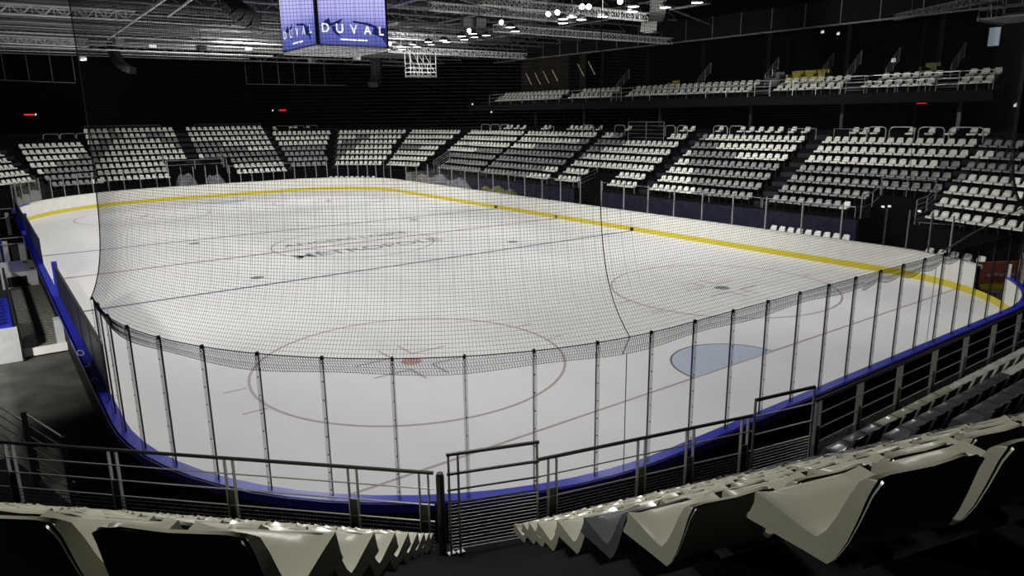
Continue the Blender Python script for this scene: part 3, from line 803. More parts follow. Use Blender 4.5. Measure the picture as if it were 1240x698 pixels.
for x in (-2.4, -1.35, -.32): b.tube((x, 33.7, 0), (x, 33.7, 1.55), .03, 6)
b.build('frame', M_steel, t)
t = empty('bench_partition', (-1.0, 46, 0), 'dark partition with pale bars near the far left corner', 'partition')
for x in (-.6, -1.2, -1.8, -2.4): b = MB(); b.box((x, 46, .8), (.2, .1, 1.4)); b.build('upright', M_grey3, t)
b = MB(); b.box((-1.4, 46.2, .7), (2.6, .1, 1.4)); b.build('panel', M_black, t)
b = MB(); b.tube((-3.2, 45.9, 1.75), (-.3, 45.9, 1.75), .03, 6); b.tube((-3.2, 45.9, 1.2), (-.3, 45.9, 1.2), .03, 6); b.build('bar', M_steel, t)
# covered heap behind the right boards
def heap(name, c, sx, sy, h, m, lab):
    b = MB(); rows = []
    for i in range(13):
        r = []
        for j in range(25):
            u, v = i/12*2-1, j/24*2-1; z = h*max(0, (1-u**4)*(1-v**6))*(.8+.2*math.sin(5*u+7*v)+.12*math.sin(17*v+3*u)) if abs(u) < 1 and abs(v) < 1 else 0
            r.append((c[0]+u*sx, c[1]+v*sy, c[2]+max(0, z)))
        rows.append(r)
    b.grid(rows, m); return b.build(name, None, smooth=True, label=lab, cat='cover')
heap('covered_heap', (31.35, 47.5, 0), .75, 5.5, 1.75, M_tarp, 'grey sheet covering equipment behind the far right boards')
heap('covered_heap', (31.3, 38.6, 0), .7, 2.9, 1.4, M_olive, 'low olive cover behind the right boards, nearer than the grey one')
heap('tent_mound', (13.4, 62.2, 0), 1.1, .5, 2.0, M_tarp, 'left of two grey covered mounds in the far entrance')
heap('tent_mound', (15.9, 62.2, 0), 1.1, .5, 1.8, M_tarp, 'right of two grey covered mounds in the far entrance')

# ------------------------------------------------------------------ far handrails
def hoop(p, q, z, h, grp, lab):
    p, q = Vector(p), Vector(q); b = MB(); r = .03; c = .18; d = (q-p).normalized()*c
    pts = [(*p, z), (*p, z+h-c), (*(p+d*.3), z+h-c*.3), (*(p+d), z+h), (*(q-d), z+h), (*(q-d*.3), z+h-c*.3), (*q, z+h-c), (*q, z)]
    b.path(pts, r, 5); b.build('hoop_rail', M_steel, None, label=lab, cat='railing', group=grp)
def hoops(x, ys, z, lab):
    for i, (a, c) in enumerate(ys): hoop((x, a), (x, c), z, .75, 'hoop rails at the top of the stand', lab % on(i+1))
hx = 30+dj(7)-.55
hoops(hx, [(7.15, 8.7), (8.95, 10.2), (10.4, 11.7), (11.9, 12.9)], tz(7), '%s hoop rail from right above the second block from the right')
hoops(hx, [(22.2, 23.3), (20.9, 22.0)], tz(7), '%s hoop rail from right above the third block')
hoops(hx, [(31.5, 32.6), (25.5, 26.4), (26.6, 27.5)], tz(7), '%s hoop rail above the fourth block from the right')
hoops(hx, [(35.0, 36.3)], tz(7), '%s small hoop rail above the fifth block')
hoops(hx, [(46.2, 47.6), (47.8, 49.2), (49.4, 50.8)], tz(7), '%s hoop rail above the sixth block')
for i, (a, c) in enumerate(((24.2, 25.7), (25.9, 27.3), (27.5, 28.8))): hoop((a, L+3.15+RUN*7-.5), (c, L+3.15+RUN*7-.6), tz(7), .75, 'hoop rails at the top of the stand', f'{on(i+1)} hoop rail from left above the block ahead')
for i in range(4): hoop((3.4+1.3*i, L-.2+.35*i+3.15+RUN*6-.5), (4.6+1.3*i, L+.12+.35*i+3.15+RUN*6-.5), tz(6)+.35, .6, 'hoop rails at the top of the stand', f'{on(i+1)} hoop rail from left above the far left block')
def frame_rail(pts, z0, z1, nb, name, lab, cat='railing', r=.02, posts=True, m=None, grp=None):
    m = m or M_steel; t = empty(name, (*pts[0][:2], z0), lab, cat, grp)
    for i in range(nb):
        z = z1-(z1-z0)*i/nb; b = MB(); b.path([(p[0], p[1], z+(p[2] if len(p) > 2 else 0)) for p in pts], r if i == 0 else r*.7, 5); b.build('rail', m, t)
    for p in pts:
        b = MB(); dz = p[2] if len(p) > 2 else 0; b.tube((p[0], p[1], z0+dz), (p[0], p[1], z1+dz), r*1.1, 5); b.build('post', m, t)
    return t
x7 = 30+dj(6)+.2
frame_rail([(x7, 31.1), (x7, 29.3), (x7, 27.6)], tz(6)+.1, tz(7)+1.0, 5, 'landing_railing', 'barred railing standing above the fourth block from the right')
for i, (ya, yb) in enumerate(((15.0, 13.1), (17.9, 16.1), (36.5, 35.2), (41.5, 40.2))):
    frame_rail([(x7+.3, ya), (x7+.3, (ya+yb)/2), (x7+.3, yb)], tz(6)+.3, tz(7)+.62, 1, 'corner_frame', ('steel frame rail beside the top of the second block', 'steel frame rail at the top right of the third block', 'small frame rail above the fifth block, right one', 'small frame rail above the fifth block, left one')[i])
# long rail along deck front on the right side and the far end
DR = 32.55
frame_rail([(DR, 15.4), (DR, 13), (DR, 10.2)], tz(0), tz(0)+.55, 1, 'deck_railing', 'low rail in front of the second block from the right', r=.022)
frame_rail([(DR, 28), (DR, 25), (DR, 22), (DR, 19), (DR, 15.5)], tz(0), tz(0)+.55, 1, 'deck_railing', 'low rail in front of the third block from the right', r=.018)
frame_rail([(DR, 50), (DR, 46), (DR, 42), (DR, 38), (DR, 34), (DR, 31)], tz(0), tz(0)+.5, 1, 'deck_railing', 'low rail in front of the fifth and sixth blocks', r=.018)
for xa, xb, lab in ((5.0, 12.1, 'low rail in front of the far end block left of the entrance'), (17.6, 23.5, 'low rail in front of the far end block right of the entrance')):
    frame_rail([(xa, L+2.5), ((xa+xb)/2, L+2.5), (xb, L+2.5)], tz(0), tz(0)+.7, 1, 'deck_railing', lab, r=.022)
frame_rail([(12.3, L+3.6), (14.8, L+3.6), (17.4, L+3.6)], 2.4, 3.25, 2, 'portal_railing', 'rail across the top of the far entrance', r=.035)
frame_rail([(17.4, L+2.5), (17.4, L+4.2, .6)], 2.0, 3.2, 3, 'portal_railing', 'side rail right of the far entrance', r=.03)
frame_rail([(12.2, L+2.5), (12.2, L+4.2, .6)], 2.0, 3.2, 3, 'portal_railing', 'side rail left of the far entrance', r=.03)
# rails round the portal of the second block
frame_rail([(32.6, 9.95), (33.6, 9.95, .1), (34.4, 9.95, .45)], 1.85, 3.0, 2, 'portal_railing', 'sloping rail at the left side of the right stand entrance', r=.028)
frame_rail([(32.6, 7.4), (33.6, 7.4, .1), (34.4, 7.4, .45)], 1.85, 3.0, 5, 'portal_railing', 'barred rail at the right side of the right stand entrance', r=.028)
frame_rail([(34.3, 9.95), (34.3, 8.7), (34.3, 7.4)], 2.9, 3.75, 1, 'portal_railing', 'rail above the right stand entrance', r=.02)
frame_rail([(32.6, 7.2), (32.9, 5.6), (32.9, 4.2)], .9, 2.0, 3, 'deck_railing', 'barred rail in front of the rightmost block')
frame_rail([(32.6, 30.5), (34.4, 30.5, .5)], 1.85, 2.9, 4, 'portal_railing', 'barred rail beside the entrance under the fourth block', r=.02)
frame_rail([(32.6, 50.7), (34.4, 50.7, .9)], 1.85, 2.9, 5, 'portal_railing', 'sloping barred rail beside the far right corner entrance', r=.03)
frame_rail([(13.6-.3, L+3.15+RUN*8-.4), (9.5, L+3.15+RUN*8-.4), (6.9, L+3.15+RUN*8-.4)], tz(8), tz(8)+.55, 1, 'back_railing', 'rail behind the top row left of the far entrance', r=.03, m=M_dsteel)
frame_rail([(16.4, L+3.15+RUN*8-.4), (19.5, L+3.15+RUN*8-.4), (23.0, L+3.15+RUN*8-.4)], tz(8), tz(8)+.55, 1, 'back_railing', 'rail behind the top row right of the far entrance', r=.03, m=M_dsteel)
for xa, xb, lab in ((6.9, 13.6, 'grey modesty panel behind the top row, left far end block'), (16.4, 23.0, 'grey modesty panel behind the top row, right far end block')):
    b = MB(); b.box(((xa+xb)/2, L+3.15+RUN*8-.35, tz(8)+.26), (xb-xa, .04, .5)); b.build('modesty_panel', M_bulk, label=lab, cat='panel')
# lamps in the portal
for x, y, z in ((33.4, 9.3, 2.45), (33.4, 9.0, 2.5), (33.4, 7.6, 2.4)):
    b = MB(); b.box((x, y, z), (.06, .13, .09)); b.build('portal_lamp', M_smalllamp, label={9.3: 'left white lamp in the right stand entrance', 9.0: 'middle white lamp in the right stand entrance', 7.6: 'right white lamp at the right stand entrance'}[y], cat='lamp', group='small white lamps')

# ------------------------------------------------------------------ walls, ceiling
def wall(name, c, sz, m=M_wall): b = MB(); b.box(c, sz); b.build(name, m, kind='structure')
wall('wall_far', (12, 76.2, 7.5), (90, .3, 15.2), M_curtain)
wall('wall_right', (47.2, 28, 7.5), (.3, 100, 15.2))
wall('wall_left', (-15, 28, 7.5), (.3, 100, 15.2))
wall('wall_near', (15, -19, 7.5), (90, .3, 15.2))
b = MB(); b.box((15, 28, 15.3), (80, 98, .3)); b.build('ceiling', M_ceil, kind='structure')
# roof beams and ducts spanning the hall
beams = [(28.5, 13.4), (31.0, 13.2), (33.6, 13.1), (36.2, 13.0), (38.6, 12.9), (41.2, 12.85), (43.8, 12.8), (46.2, 12.7), (48.6, 12.65), (51.2, 12.6), (54, 12.55), (57, 12.5), (60.5, 12.4), (64.5, 12.3)]
for i, (y, z) in enumerate(beams):
    t = empty('roof_truss', (0, y, z), f'{on(i+1)} roof truss from the front, spanning the hall under the roof', 'roof truss', 'steel trusses under the roof')
    b = MB(); b.tube((-14, y, z), (40, y, z), .07, 6); b.build('bottom_chord', M_beam, t)
    b = MB(); b.tube((-14, y, z+.9), (40, y, z+.9), .06, 6); b.build('top_chord', M_beam, t)
    b = MB(); n = 36
    for k in range(n):
        xa = -14+54*k/n; xb = -14+54*(k+1)/n; b.tube((xa, y, z+.9*(k % 2)), (xb, y, z+.9*((k+1) % 2)), .03, 4)
    b.build('web', M_beam, t)
for i, (y, z, r) in enumerate(((35, 13.9, .3), (42.5, 13.6, .28), (50, 13.3, .3), (58.5, 13.0, .3))):
    b = MB(); b.tube((-14, y, z), (36, y, z), r, 14); 
    for k in range(25): b.tube((-14+2*k, y, z), (-13.92+2*k, y, z), r+.03, 14)
    b.build('air_duct', M_beam, smooth=False, label=f'{on(i+1)} round air duct from the front under the roof', cat='duct')
for i, (y, z) in enumerate(((37.4, 12.55), (40.0, 12.5), (42.6, 12.4), (45.1, 12.4), (47.5, 12.3), (49.9, 12.2), (52.6, 12.2), (55.5, 12.1), (58.6, 12.05))):
    b = MB(); b.tube((-12+i, y, z), (27-i, y, z), .05, 6)
    b.build('roof_pipe', M_truss if i % 3 == 1 else M_steel, label=f'{on(i+1)} thin pipe from the front across the roof at left', cat='pipe', group='thin pipes across the roof')
    for k in range(4):
        b = MB(); b.tube((-8+7*k+i, y, z), (-8+7*k+i, y, 15.15), .015, 4); q = b.build('hanger', M_beam)
        q.parent = bpy.data.objects.get('roof_pipe' if i == 0 else f'roof_pipe.{i:03d}')
# longitudinal beam
def truss(name, p, q, h, r, m, lab, grp=None, n=None, cat='truss', diag=True):
    p, q = Vector(p), Vector(q); ln = (q-p).length; d = (q-p).normalized(); sd = d.cross(Vector((0, 0, 1))).normalized()*h/2; u = Vector((0, 0, h))
    t = empty(name, p, lab, cat, grp); n = n or max(2, int(ln/h)); C = [(-1, 0), (1, 0), (-1, 1), (1, 1)]
    for a, c in C:
        b = MB(); o = sd*a+u*c; b.tube(p+o, q+o, r, 6); b.build('chord', m, t)
    b = MB()
    for k in range(n):
        a = p+d*(ln*k/n); c = p+d*(ln*(k+1)/n)
        for s in (-1, 1): b.tube(a+sd*s+u*(k % 2), c+sd*s+u*((k+1) % 2), r*.6, 4)
        b.tube(a-sd, c+sd, r*.5, 4); b.tube(a-sd+u, c+sd+u, r*.5, 4)
        for s in (-1, 1): b.tube(a+sd*s, a+sd*s+u, r*.6, 4)
    b.build('lacing', m, t)
    for f_ in (.15, .85):
        c_ = p+(q-p)*f_; b = MB(); b.tube((c_.x, c_.y, c_.z+h), (c_.x, c_.y, 15.15), .012, 4); b.build('hanging_cable', M_beam, t)
    return t
GT = 'hanging lighting trusses'
truss('lighting_truss', (-6, 36.3, 12.0), (6.2, 35.5, 12.0), .45, .035, M_truss, 'bright lattice truss at top left, the upper one', GT)
truss('lighting_truss', (-8, 51.5, 12.0), (5.95, 52.4, 12.0), .5, .04, M_truss, 'bright lattice truss at left, the lower shorter one', GT)
truss('lighting_truss', (26.3, 46.2, 12.0), (40.5, 46.8, 12.0), .45, .035, M_truss, 'lattice truss above the far corner, with platform below', GT)
truss('lighting_truss', (25.2, 30.0, 12.0), (41.5, 30.3, 12.0), .4, .03, M_truss, 'lattice truss running to the upper gallery', GT)
truss('lighting_truss', (19.5, 23.2, 12.3), (31.5, 23.4, 12.3), .4, .03, M_truss, 'lattice truss with spotlights near top middle', GT)
truss('lighting_truss', (17.6, 40, 12.4), (30, 40.4, 12.4), .4, .03, M_truss, 'lattice truss behind the scoreboard with spotlights', GT)
truss('lighting_truss', (19.5, 28, 12.6), (30, 28.2, 12.6), .4, .03, M_truss, 'lattice truss just right of the scoreboard', GT)
truss('lighting_truss', (41.0, 13.4, 11.9), (33, 4.6, 11.4), .3, .02, M_beam, 'thin dark lattice boom near the right platform', GT)
t = empty('catwalk_rail', (5.9, 26, 12), 'pale straight rail running away under the roof at left', 'rail')
for dx in (0, .9):
    b = MB(); b.tube((5.9+dx, 25, 12.0), (6.3+dx, 45.9 if dx == 0 else 33, 12.0), .06, 6); b.build('rail', M_truss, t)
for i, x in enumerate((18.5, 24.5, 33)):
    b = MB(); b.tube((x, 20, 13.0), (x-.5, 62, 12.9), .07, 6); b.tube((x+.4, 20, 13.7), (x-.1, 62, 13.6), .05, 6)
    for k in range(14): b.tube((x-.036*k, 20+3*k, 13), (x+.4-.036*k, 21.5+3*k, 13.65), .03, 4)
    b.build('roof_tie', M_beam, label=('left', 'middle', 'right')[i]+' of three long roof ties running away from the camera', cat='beam')
# X braces between scoreboard and lamps
for i, (p, q) in enumerate((((19, 30, 12.4), (27, 38, 13.2)), ((19.3, 25, 12.8), (30, 31, 12.9)), ((20, 36, 12.5), (30, 30, 13.0)), ((23, 22, 12.4), (33, 33, 13)), ((30, 20, 12.4), (38, 24, 12.6)))):
    b = MB(); b.tube(p, q, .06, 6); b.build('roof_brace', M_beam, label=f'{on(i+1)} diagonal roof brace right of the scoreboard', cat='beam', group='diagonal roof braces')

# ------------------------------------------------------------------ lamps
def highbay(x, y, z, i):
    t = empty('high_bay_lamp', (x, y, z), f'oval white high bay lamp, {on(i)} from the left under the roof', 'lamp', 'high bay lamps')
    b = MB()
    n = 14
    for (r0, z0, r1, z1) in ((.27, 0, .27, .1), (.27, .1, .12, .25)):
        b.grid([[(x+r*math.cos(2*PI*k/n), y+r*math.sin(2*PI*k/n), z+zz) for k in range(n+1)] for r, zz in ((r0, z0), (r1, z1))])
    b.poly([(x+.12*math.cos(2*PI*k/n), y+.12*math.sin(2*PI*k/n), z+.25) for k in range(n)])
    b.build('housing', M_lampbody, t)
    b = MB(); b.poly([(x+.26*math.cos(2*PI*k/n), y+.26*math.sin(2*PI*k/n), z-.005) for k in range(n)][::-1]); b.build('lens', M_lamp, t)
    b = MB(); b.tube((x, y, z+.25), (x, y, 15.15), .015, 5); b.build('hanger', M_beam, t)
hb = [(468, 60), (485, 57), (487, 60), (499, 54), (505, 57), (519, 51), (522, 54), (537, 49), (541, 51), (560, 44), (562, 48), (573, 41), (575, 45), (588, 43), (619, 33), (624, 38), (681, 28), (682, 23), (692, 21), (703, 24), (730, 20), (768, 8), (767, 14), (805, 9), (845, 3)]
def ray(u, v): return FW+RT*((u-620)/FPX)-UP*((v-349)/FPX)
def at_z(u, v, z): d = ray(u, v); return CAM+d*((z-CAM.z)/d.z)
for i, (u, v) in enumerate(hb):
    p = at_z(u, v, 12.0 if v > 30 else 11.8); highbay(round(p.x, 1), round(p.y, 1), round(p.z, 1), i+1)
def spot(x, y, z, i, lab):
    t = empty('spotlight', (x, y, z), lab, 'spotlight', 'bright spotlights under the roof')
    d = Vector((-x, -2-y, 3-z)).normalized(); p = Vector((x, y, z))
    b = MB(); b.tube(p-d*.4, p, .12, 12); b.build('housing', M_lampbody, t)
    b = MB(); b.tube(p, p+d*.03, .125, 12); b.build('lens', M_lamp, t)
    b = MB(); b.tube(p-d*.2, (p.x-d.x*.2, p.y-d.y*.2, 15.15), .02, 5); b.build('yoke', M_beam, t)
for i, (u, v, lab) in enumerate([(472, 53, 'spotlight right beside the scoreboard'), (568, 37, 'spotlight below the pale lamp boxes'), (607, 27, 'lone bright spotlight right of the lamp boxes'), (664, 17, 'left spotlight of the middle pair'), (675, 15, 'right spotlight of the middle pair'), (705, 8, 'left spotlight of the upper pair'), (713, 8, 'right spotlight of the upper pair'), (751, 2, 'spotlight at the top edge beside the speaker column')]):
    p = at_z(u, v, 11.9); spot(p.x, p.y, p.z, i, lab)
for i, (u, v) in enumerate(((567, 27), (583, 27))):
    p = at_z(u, v, 12.1); t = empty('floodlight_box', p, ('left', 'right')[i]+' of two pale square floodlight boxes', 'floodlight')
    b = MB(); b.box((p.x, p.y, p.z), (.55, .12, .45)); b.build('face', M_grey3, t); b = MB(); b.box((p.x, p.y+.2, p.z), (.6, .25, .5)); b.build('housing', M_lampbody, t); b = MB(); b.tube((p.x, p.y+.2, p.z), (p.x, p.y+.2, 15.15), .02, 5); b.build('hanger', M_beam, t)
for i, (u, v, lab) in enumerate(((185, 56, 'left small pale fixture under the roof'), (301, 59, 'right small pale fixture under the roof'))):
    p = at_z(u, v, 12.0); b = MB(); b.box(p, (.45, .15, .16)); b.build('roof_fixture', M_smalllamp, label=lab, cat='lamp')
for i, (u, v, lab) in enumerate(((99, 71, 'small grey projector hanging at top left'), (244, 58, 'small grey projector hanging left of the scoreboard'), (378, 73, 'small projector hanging under the scoreboard'), (432, 70, 'small projector hanging right under the scoreboard'), (143, 50, 'pale box fixture behind the left speaker column'))):
    p = at_z(u, v, 11.3); t = empty('projector', p, lab, 'projector')
    b = MB(); b.box(p, (.5, .35, .3), .4); b.box((p.x-.12, p.y-.2, p.z), (.12, .1, .12), .4); b.build('body', M_grey3 if i in (4, 0) else M_beam, t)
    b = MB(); b.tube(p, (p.x, p.y, 15.15), .015, 5); b.build('hanger', M_beam, t)

# ------------------------------------------------------------------ line-array speakers
def line_array(p, yaw, n, curl, sz, lab, m=M_blackp, mf=M_gasket, mb_=M_gasket):
    t = empty('line_array_speaker', p, lab, 'speaker', 'hanging line array speakers')
    f = Vector((math.cos(yaw), math.sin(yaw), 0)); z = 0; pt = Vector(p); a = 0
    w_, h_, d_ = sz; r = Vector((-f.y, f.x, 0))
    for k in range(n):
        a = max(0, k-curl[0])*curl[1]
        dn = Vector((0, 0, -1))*math.cos(a)+f*(math.sin(a)); fo = f*math.cos(a)+Vector((0, 0, 1))*math.sin(a)
        q = pt+dn*h_; b = MB(); g = .9
        A = [pt-r*w_/2-fo*d_/2, pt+r*w_/2-fo*d_/2, pt+r*w_/2+fo*d_/2, pt-r*w_/2+fo*d_/2]
        Bq = [q+(x-pt)-dn*h_*.08 for x in A]
        b.hexa(A+Bq, m); fr = [pt-r*w_*.45+fo*(d_/2+.01)+dn*h_*.12, pt+r*w_*.45+fo*(d_/2+.01)+dn*h_*.12, pt+r*w_*.45+fo*(d_/2+.01)+dn*h_*.8, pt-r*w_*.45+fo*(d_/2+.01)+dn*h_*.8]
        b.quad(*fr, mf)
        fc = sum(fr, Vector())/4; b.quad(*[fc+(v_-fc)*.55-fo*(d_+.02) for v_ in fr][::-1], mb_)
        b.build('speaker_cabinet', None, t); pt = q
    b = MB(); b.tube(p, (p[0], p[1], 15.15), .03, 5, M_beam); b.build('hanging_chain', None, t)
p = at_z(799, 2, 13.1); p = CAM+ray(799, 8)*((29.0-CAM.x)/ray(799, 8).x)
line_array((p.x, p.y, p.z+1.6), math.radians(200), 14, (6, .26), (.9, .27, .5), 'large curved speaker column at the top right of centre', M_blackp, M_gasket, M_grey3)
p = CAM+ray(122, 52)*((9.0-CAM.x)/ray(122, 52).x); line_array((8.2, 57, 12.75), math.radians(-35), 9, (1, .18), (1.0, .3, .5), 'dark curved speaker column hanging at left')
line_array((31.4, 59, 12.6), math.radians(215), 10, (3, .17), (1.0, .3, .5), 'dark curved speaker column right of the scoreboard')
p = CAM+ray(282, -6)*((22.0-CAM.y)/ray(282, -6).y)
line_array((6.75, 22.0, 12.55), math.radians(-5), 8, (0, .17), (1.2, .32, .55), 'large black curved speaker column left of the scoreboard')

# ------------------------------------------------------------------ scoreboard
def screenmat():
    m = bpy.data.materials.new('led_screen'); m.use_nodes = True; nt = m.node_tree; nt.nodes.remove(nt.nodes['Principled BSDF'])
    tc = nt.nodes.new('ShaderNodeTexCoord'); sx = nt.nodes.new('ShaderNodeSeparateXYZ'); nt.links.new(tc.outputs['Object'], sx.inputs[0])
    r = nt.nodes.new('ShaderNodeValToRGB'); mr = nt.nodes.new('ShaderNodeMapRange'); mr.inputs['From Min'].default_value = 0; mr.inputs['From Max'].default_value = 2.8
    nt.links.new(sx.outputs['Z'], mr.inputs[0]); nt.links.new(mr.outputs[0], r.inputs[0])
    E_ = r.color_ramp.elements; E_[0].color = (.09, .11, .42, 1); E_[1].color = (.62, .60, 1.0, 1); e = E_.new(.35); e.color = (.18, .20, .62, 1); e = E_.new(.55); e.color = (.45, .45, .92, 1)
    em = nt.nodes.new('ShaderNodeEmission'); em.inputs[1].default_value = 1.0; nt.links.new(r.outputs[0], em.inputs[0]); nt.links.new(em.outputs[0], nt.nodes['Material Output'].inputs[0]); return m
M_scr = screenmat()
M_txt = mat('screen_white', (1, 1, 1), .5, emis=(1, 1, 1), estr=.9)
M_sil = mat('screen_navy', (0, 0, 0), .5, emis=(.012, .018, .12), estr=1)
sb = empty('scoreboard_cube', (14.8, 30.3, 10.5), 'four sided hanging video scoreboard showing white DUVAL lettering on violet screens', 'scoreboard')
b = MB(); b.box((14.8, 30.3, 12.0), (3.6, 4.7, 2.9)); b.build('cube_core', M_blackp, sb)
for s in (-1, 1):
    for q in (-1, 1): b = MB(); b.box((14.8+s*1.85, 30.3+q*2.4, 12.0), (.22, .22, 3.0)); b.build('corner_post', M_blackp, sb)
b = MB()
for s in (-1, 1):
    b.tube((12.9, 30.3+s*2.45, 10.45), (16.7, 30.3+s*2.45, 10.45), .05, 6); b.tube((14.8+s*1.9, 27.85, 10.45), (14.8+s*1.9, 32.75, 10.45), .05, 6)
    b.tube((12.9, 30.3+s*2.45, 10.38), (16.7, 30.3+s*2.45, 10.38), .04, 6); b.tube((14.8+s*1.9, 27.85, 10.38), (14.8+s*1.9, 32.75, 10.38), .04, 6)
for k in range(9): x = 12.9+3.8*k/8; b.tube((x, 27.85, 10.45), (x, 32.75, 10.38), .03, 5); b.tube((12.9, 27.85+4.9*k/8, 10.45), (16.7, 27.85+4.9*k/8, 10.38), .03, 5)
b.build('base_frame', M_truss, sb)
for i, (rz, cx, cy) in enumerate(((0, 14.8, 27.78), (-PI/2, 12.83, 30.3), (PI, 14.8, 32.82), (PI/2, 16.77, 30.3))):
    wd = 4.6 if i % 2 else 3.62
    me = MB(); me.box((0, 0, 1.5), (wd, .06, 2.95)); 
    o = bpy.data.objects.new('screen', me.mesh('screen', M_scr)); COL.objects.link(o); o.parent = sb; o.location = (cx-14.8, cy-30.3, .03); o.rotation_euler = (0, 0, rz)
    for q_, ch in enumerate('DUVAL'):
        t = text_mesh(ch, .60, M_txt, 'screen_letter', bold=.014); t.parent = o; t.rotation_euler = (PI/2, 0, 0); t.location = ((-1.52+.76*q_)*(1.2 if i % 2 else 1), -.036, .58)
    s_ = MB(); y = -.034
    s_.poly([(-1.75, y, .95), (-1.3, y, 1.25), (-1.2, y, 1.0), (-.55, y, 1.28), (-.75, y, 1.02), (-1.2, y, .88), (-1.6, y, .84)])
    s_.poly([(-.05, y, 1.2), (.9, y, 1.12), (1.3, y, 1.0), (1.3, y, .88), (.6, y, 1.04), (-.02, y, 1.1)])
    s_.poly([(1.1, y, .9), (1.8, y, .95), (1.8, y, .1), (1.55, y, .45), (1.0, y, .62)])
    s_.poly([(-1.2, y, .86), (-.9, y, .9), (-.75, y, .35), (-1.1, y, .6)])
    q = s_.build('screen_picture', M_sil); q.parent = o
    s_ = MB()
    for k in range(17): s_.box((-.72+.088*k, -.036, .28), (.06 if k % 5 else .03, .006, .07))
    s_.box((0, -.036, .25), (1.5, .006, .015))
    q = s_.build('screen_caption', M_txt); q.parent = o
b = MB()
for s in (-1, 1):
    for q in (-1, 1): b.tube((14.8+s*1.5, 30.3+q*1.5, 13.4), (14.8+s*1.5, 30.3+q*1.5, 15), .04, 5)
b.build('hanging_cable', M_beam, sb)

# ------------------------------------------------------------------ hanging platforms
def cradle(c, sx, sy, h, lab, m=M_truss, up=1.2):
    t = empty('lighting_cradle', c, lab, 'platform'); x, y, z = c
    b = MB(); b.box((x, y, z), (sx, sy, .06)); b.box((x, y-sy/2, z), (sx+.1, .06, .16)); b.box((x, y+sy/2, z), (sx+.1, .06, .16)); b.build('deck', M_beam if m == M_truss else m, t)
    b = MB()
    for zz in (h*.33, h*.66, h):
        for a in (-1, 1): b.tube((x-sx/2, y+a*sy/2, z+zz), (x+sx/2, y+a*sy/2, z+zz), .022, 5); b.tube((x+a*sx/2, y-sy/2, z+zz), (x+a*sx/2, y+sy/2, z+zz), .022, 5)
    b.build('guard_rail', m, t)
    n = max(2, round(sx/.8)); b = MB()
    for k in range(n+1):
        for a in (-1, 1): b.tube((x-sx/2+sx*k/n, y+a*sy/2, z), (x-sx/2+sx*k/n, y+a*sy/2, z+h), .022, 5)
    b.build('upright', m, t)
    b = MB()
    for a in (-1, 1):
        for c_ in (-1, 0, 1): b.tube((x+c_*sx/2, y+a*sy/2, z+h), (x+c_*sx/2, y+a*sy/2, z+h+up), .03, 5)
        b.tube((x-sx*.4, y+a*sy/2, z+h+up), (x, y+a*sy/2, z+.1), .02, 5); b.tube((x+sx/2, y+a*sy/2, z+.1), (x, y+a*sy/2, z+h+up), .02, 5)
    b.build('hanger', m, t)
cradle((29.3, 46.6, 10.2), 2.4, .9, 1.0, 'pale railed lighting platform hanging below the far truss', up=1.0)
cradle((31.6, 4.0, 10.38), 2.4, 2.0, 1.0, 'railed lighting platform at the top right corner', M_steel, up=1.6)
t = empty('lighting_cradle', (2.2, 68, 10.6), 'thin hanging frame on the far wall at left', 'platform')
for k in range(6): b = MB(); b.tube((-2+1.7*k, 68, 10.38), (-2+1.7*k, 68, 15.15), .03, 5); b.build('drop_bar', M_beam, t)
b = MB(); b.tube((0, 68, 10.38), (6.5, 68, 10.2), .04, 5); b.build('cross_bar', M_beam, t)
t = empty('lighting_cradle', (24, 70, 10.4), 'thin hanging frame on the far wall under the scoreboard', 'platform')
for k in range(6): b = MB(); b.tube((22+1.7*k, 70, 10.4), (22+1.7*k, 70, 15.15), .03, 5); b.build('drop_bar', M_beam, t)
b = MB(); b.tube((22, 70, 10.4), (33, 70, 10.4), .04, 5); b.build('cross_bar', M_beam, t)

# ------------------------------------------------------------------ upper gallery on the right
BX = 39.5; BZ = 7.95
b = MB(); b.box((BX+4, 31.3, BZ-.28), (8, 47.6, .55)); b.box((BX+4.6, 31.3, BZ+.2), (6.8, 47.6, .4)); b.box((BX+5.2, 31.3, BZ+.6), (5.2, 47.6, .4)); b.build('gallery', M_bulk, kind='structure')
b = MB(); b.box((BX+3.6, 31.3, 13.0), (.4, 47.6, 1.5)); 
b.build('gallery_bulkhead', M_bulk, kind='structure')
b = MB()
for k in range(20): b.box((BX+3.38, 8+2.45*k, 13.0), (.05, .05, 1.5))
b.build('trim_4', M_beam, kind='structure')
b = MB(); b.box((BX+3.3, 31.3, 12.22), (.12, 47.6, .1)); b.build('trim_5', M_beam, kind='structure')
wall('wall_gallery', (BX+6.8, 31.3, 10.5), (.2, 47.6, 5))
b = MB(); b.box((BX+3.7, 46.2, 10.0), (.15, 9.4, 4.4)); b.build('gallery_wall', M_brown, kind='structure')
b = MB(); b.box((BX+3.6, 43.0, 10.38), (.2, 1.3, 3.6)); b.build('gallery_door', M_wall, kind='structure')
for k, y in enumerate((11.7, 17.1, 22.7, 28.3, 33.8, 39.0)):
    b = MB(); b.box((BX+3.45, y, 10.4), (.28, .28, 4.0)); b.build('gallery_column', M_bulk, label=f'dark column on the upper gallery, {on(k+1)} from the right', cat='column', group='gallery columns')
for k, y in enumerate((9.9, 16.6, 23.2, 31.5, 40.3, 47.2)):
    b = MB(); b.box((42, y, 4.6+2.0), (.2, .2, 1.7)); b.box((42, y, 5.78), (.3, .3, .06)); b.build('support_column', M_dsteel, label=f'slim dark column under the gallery, {on(k+1)} from the right', cat='column', group='columns under the gallery')
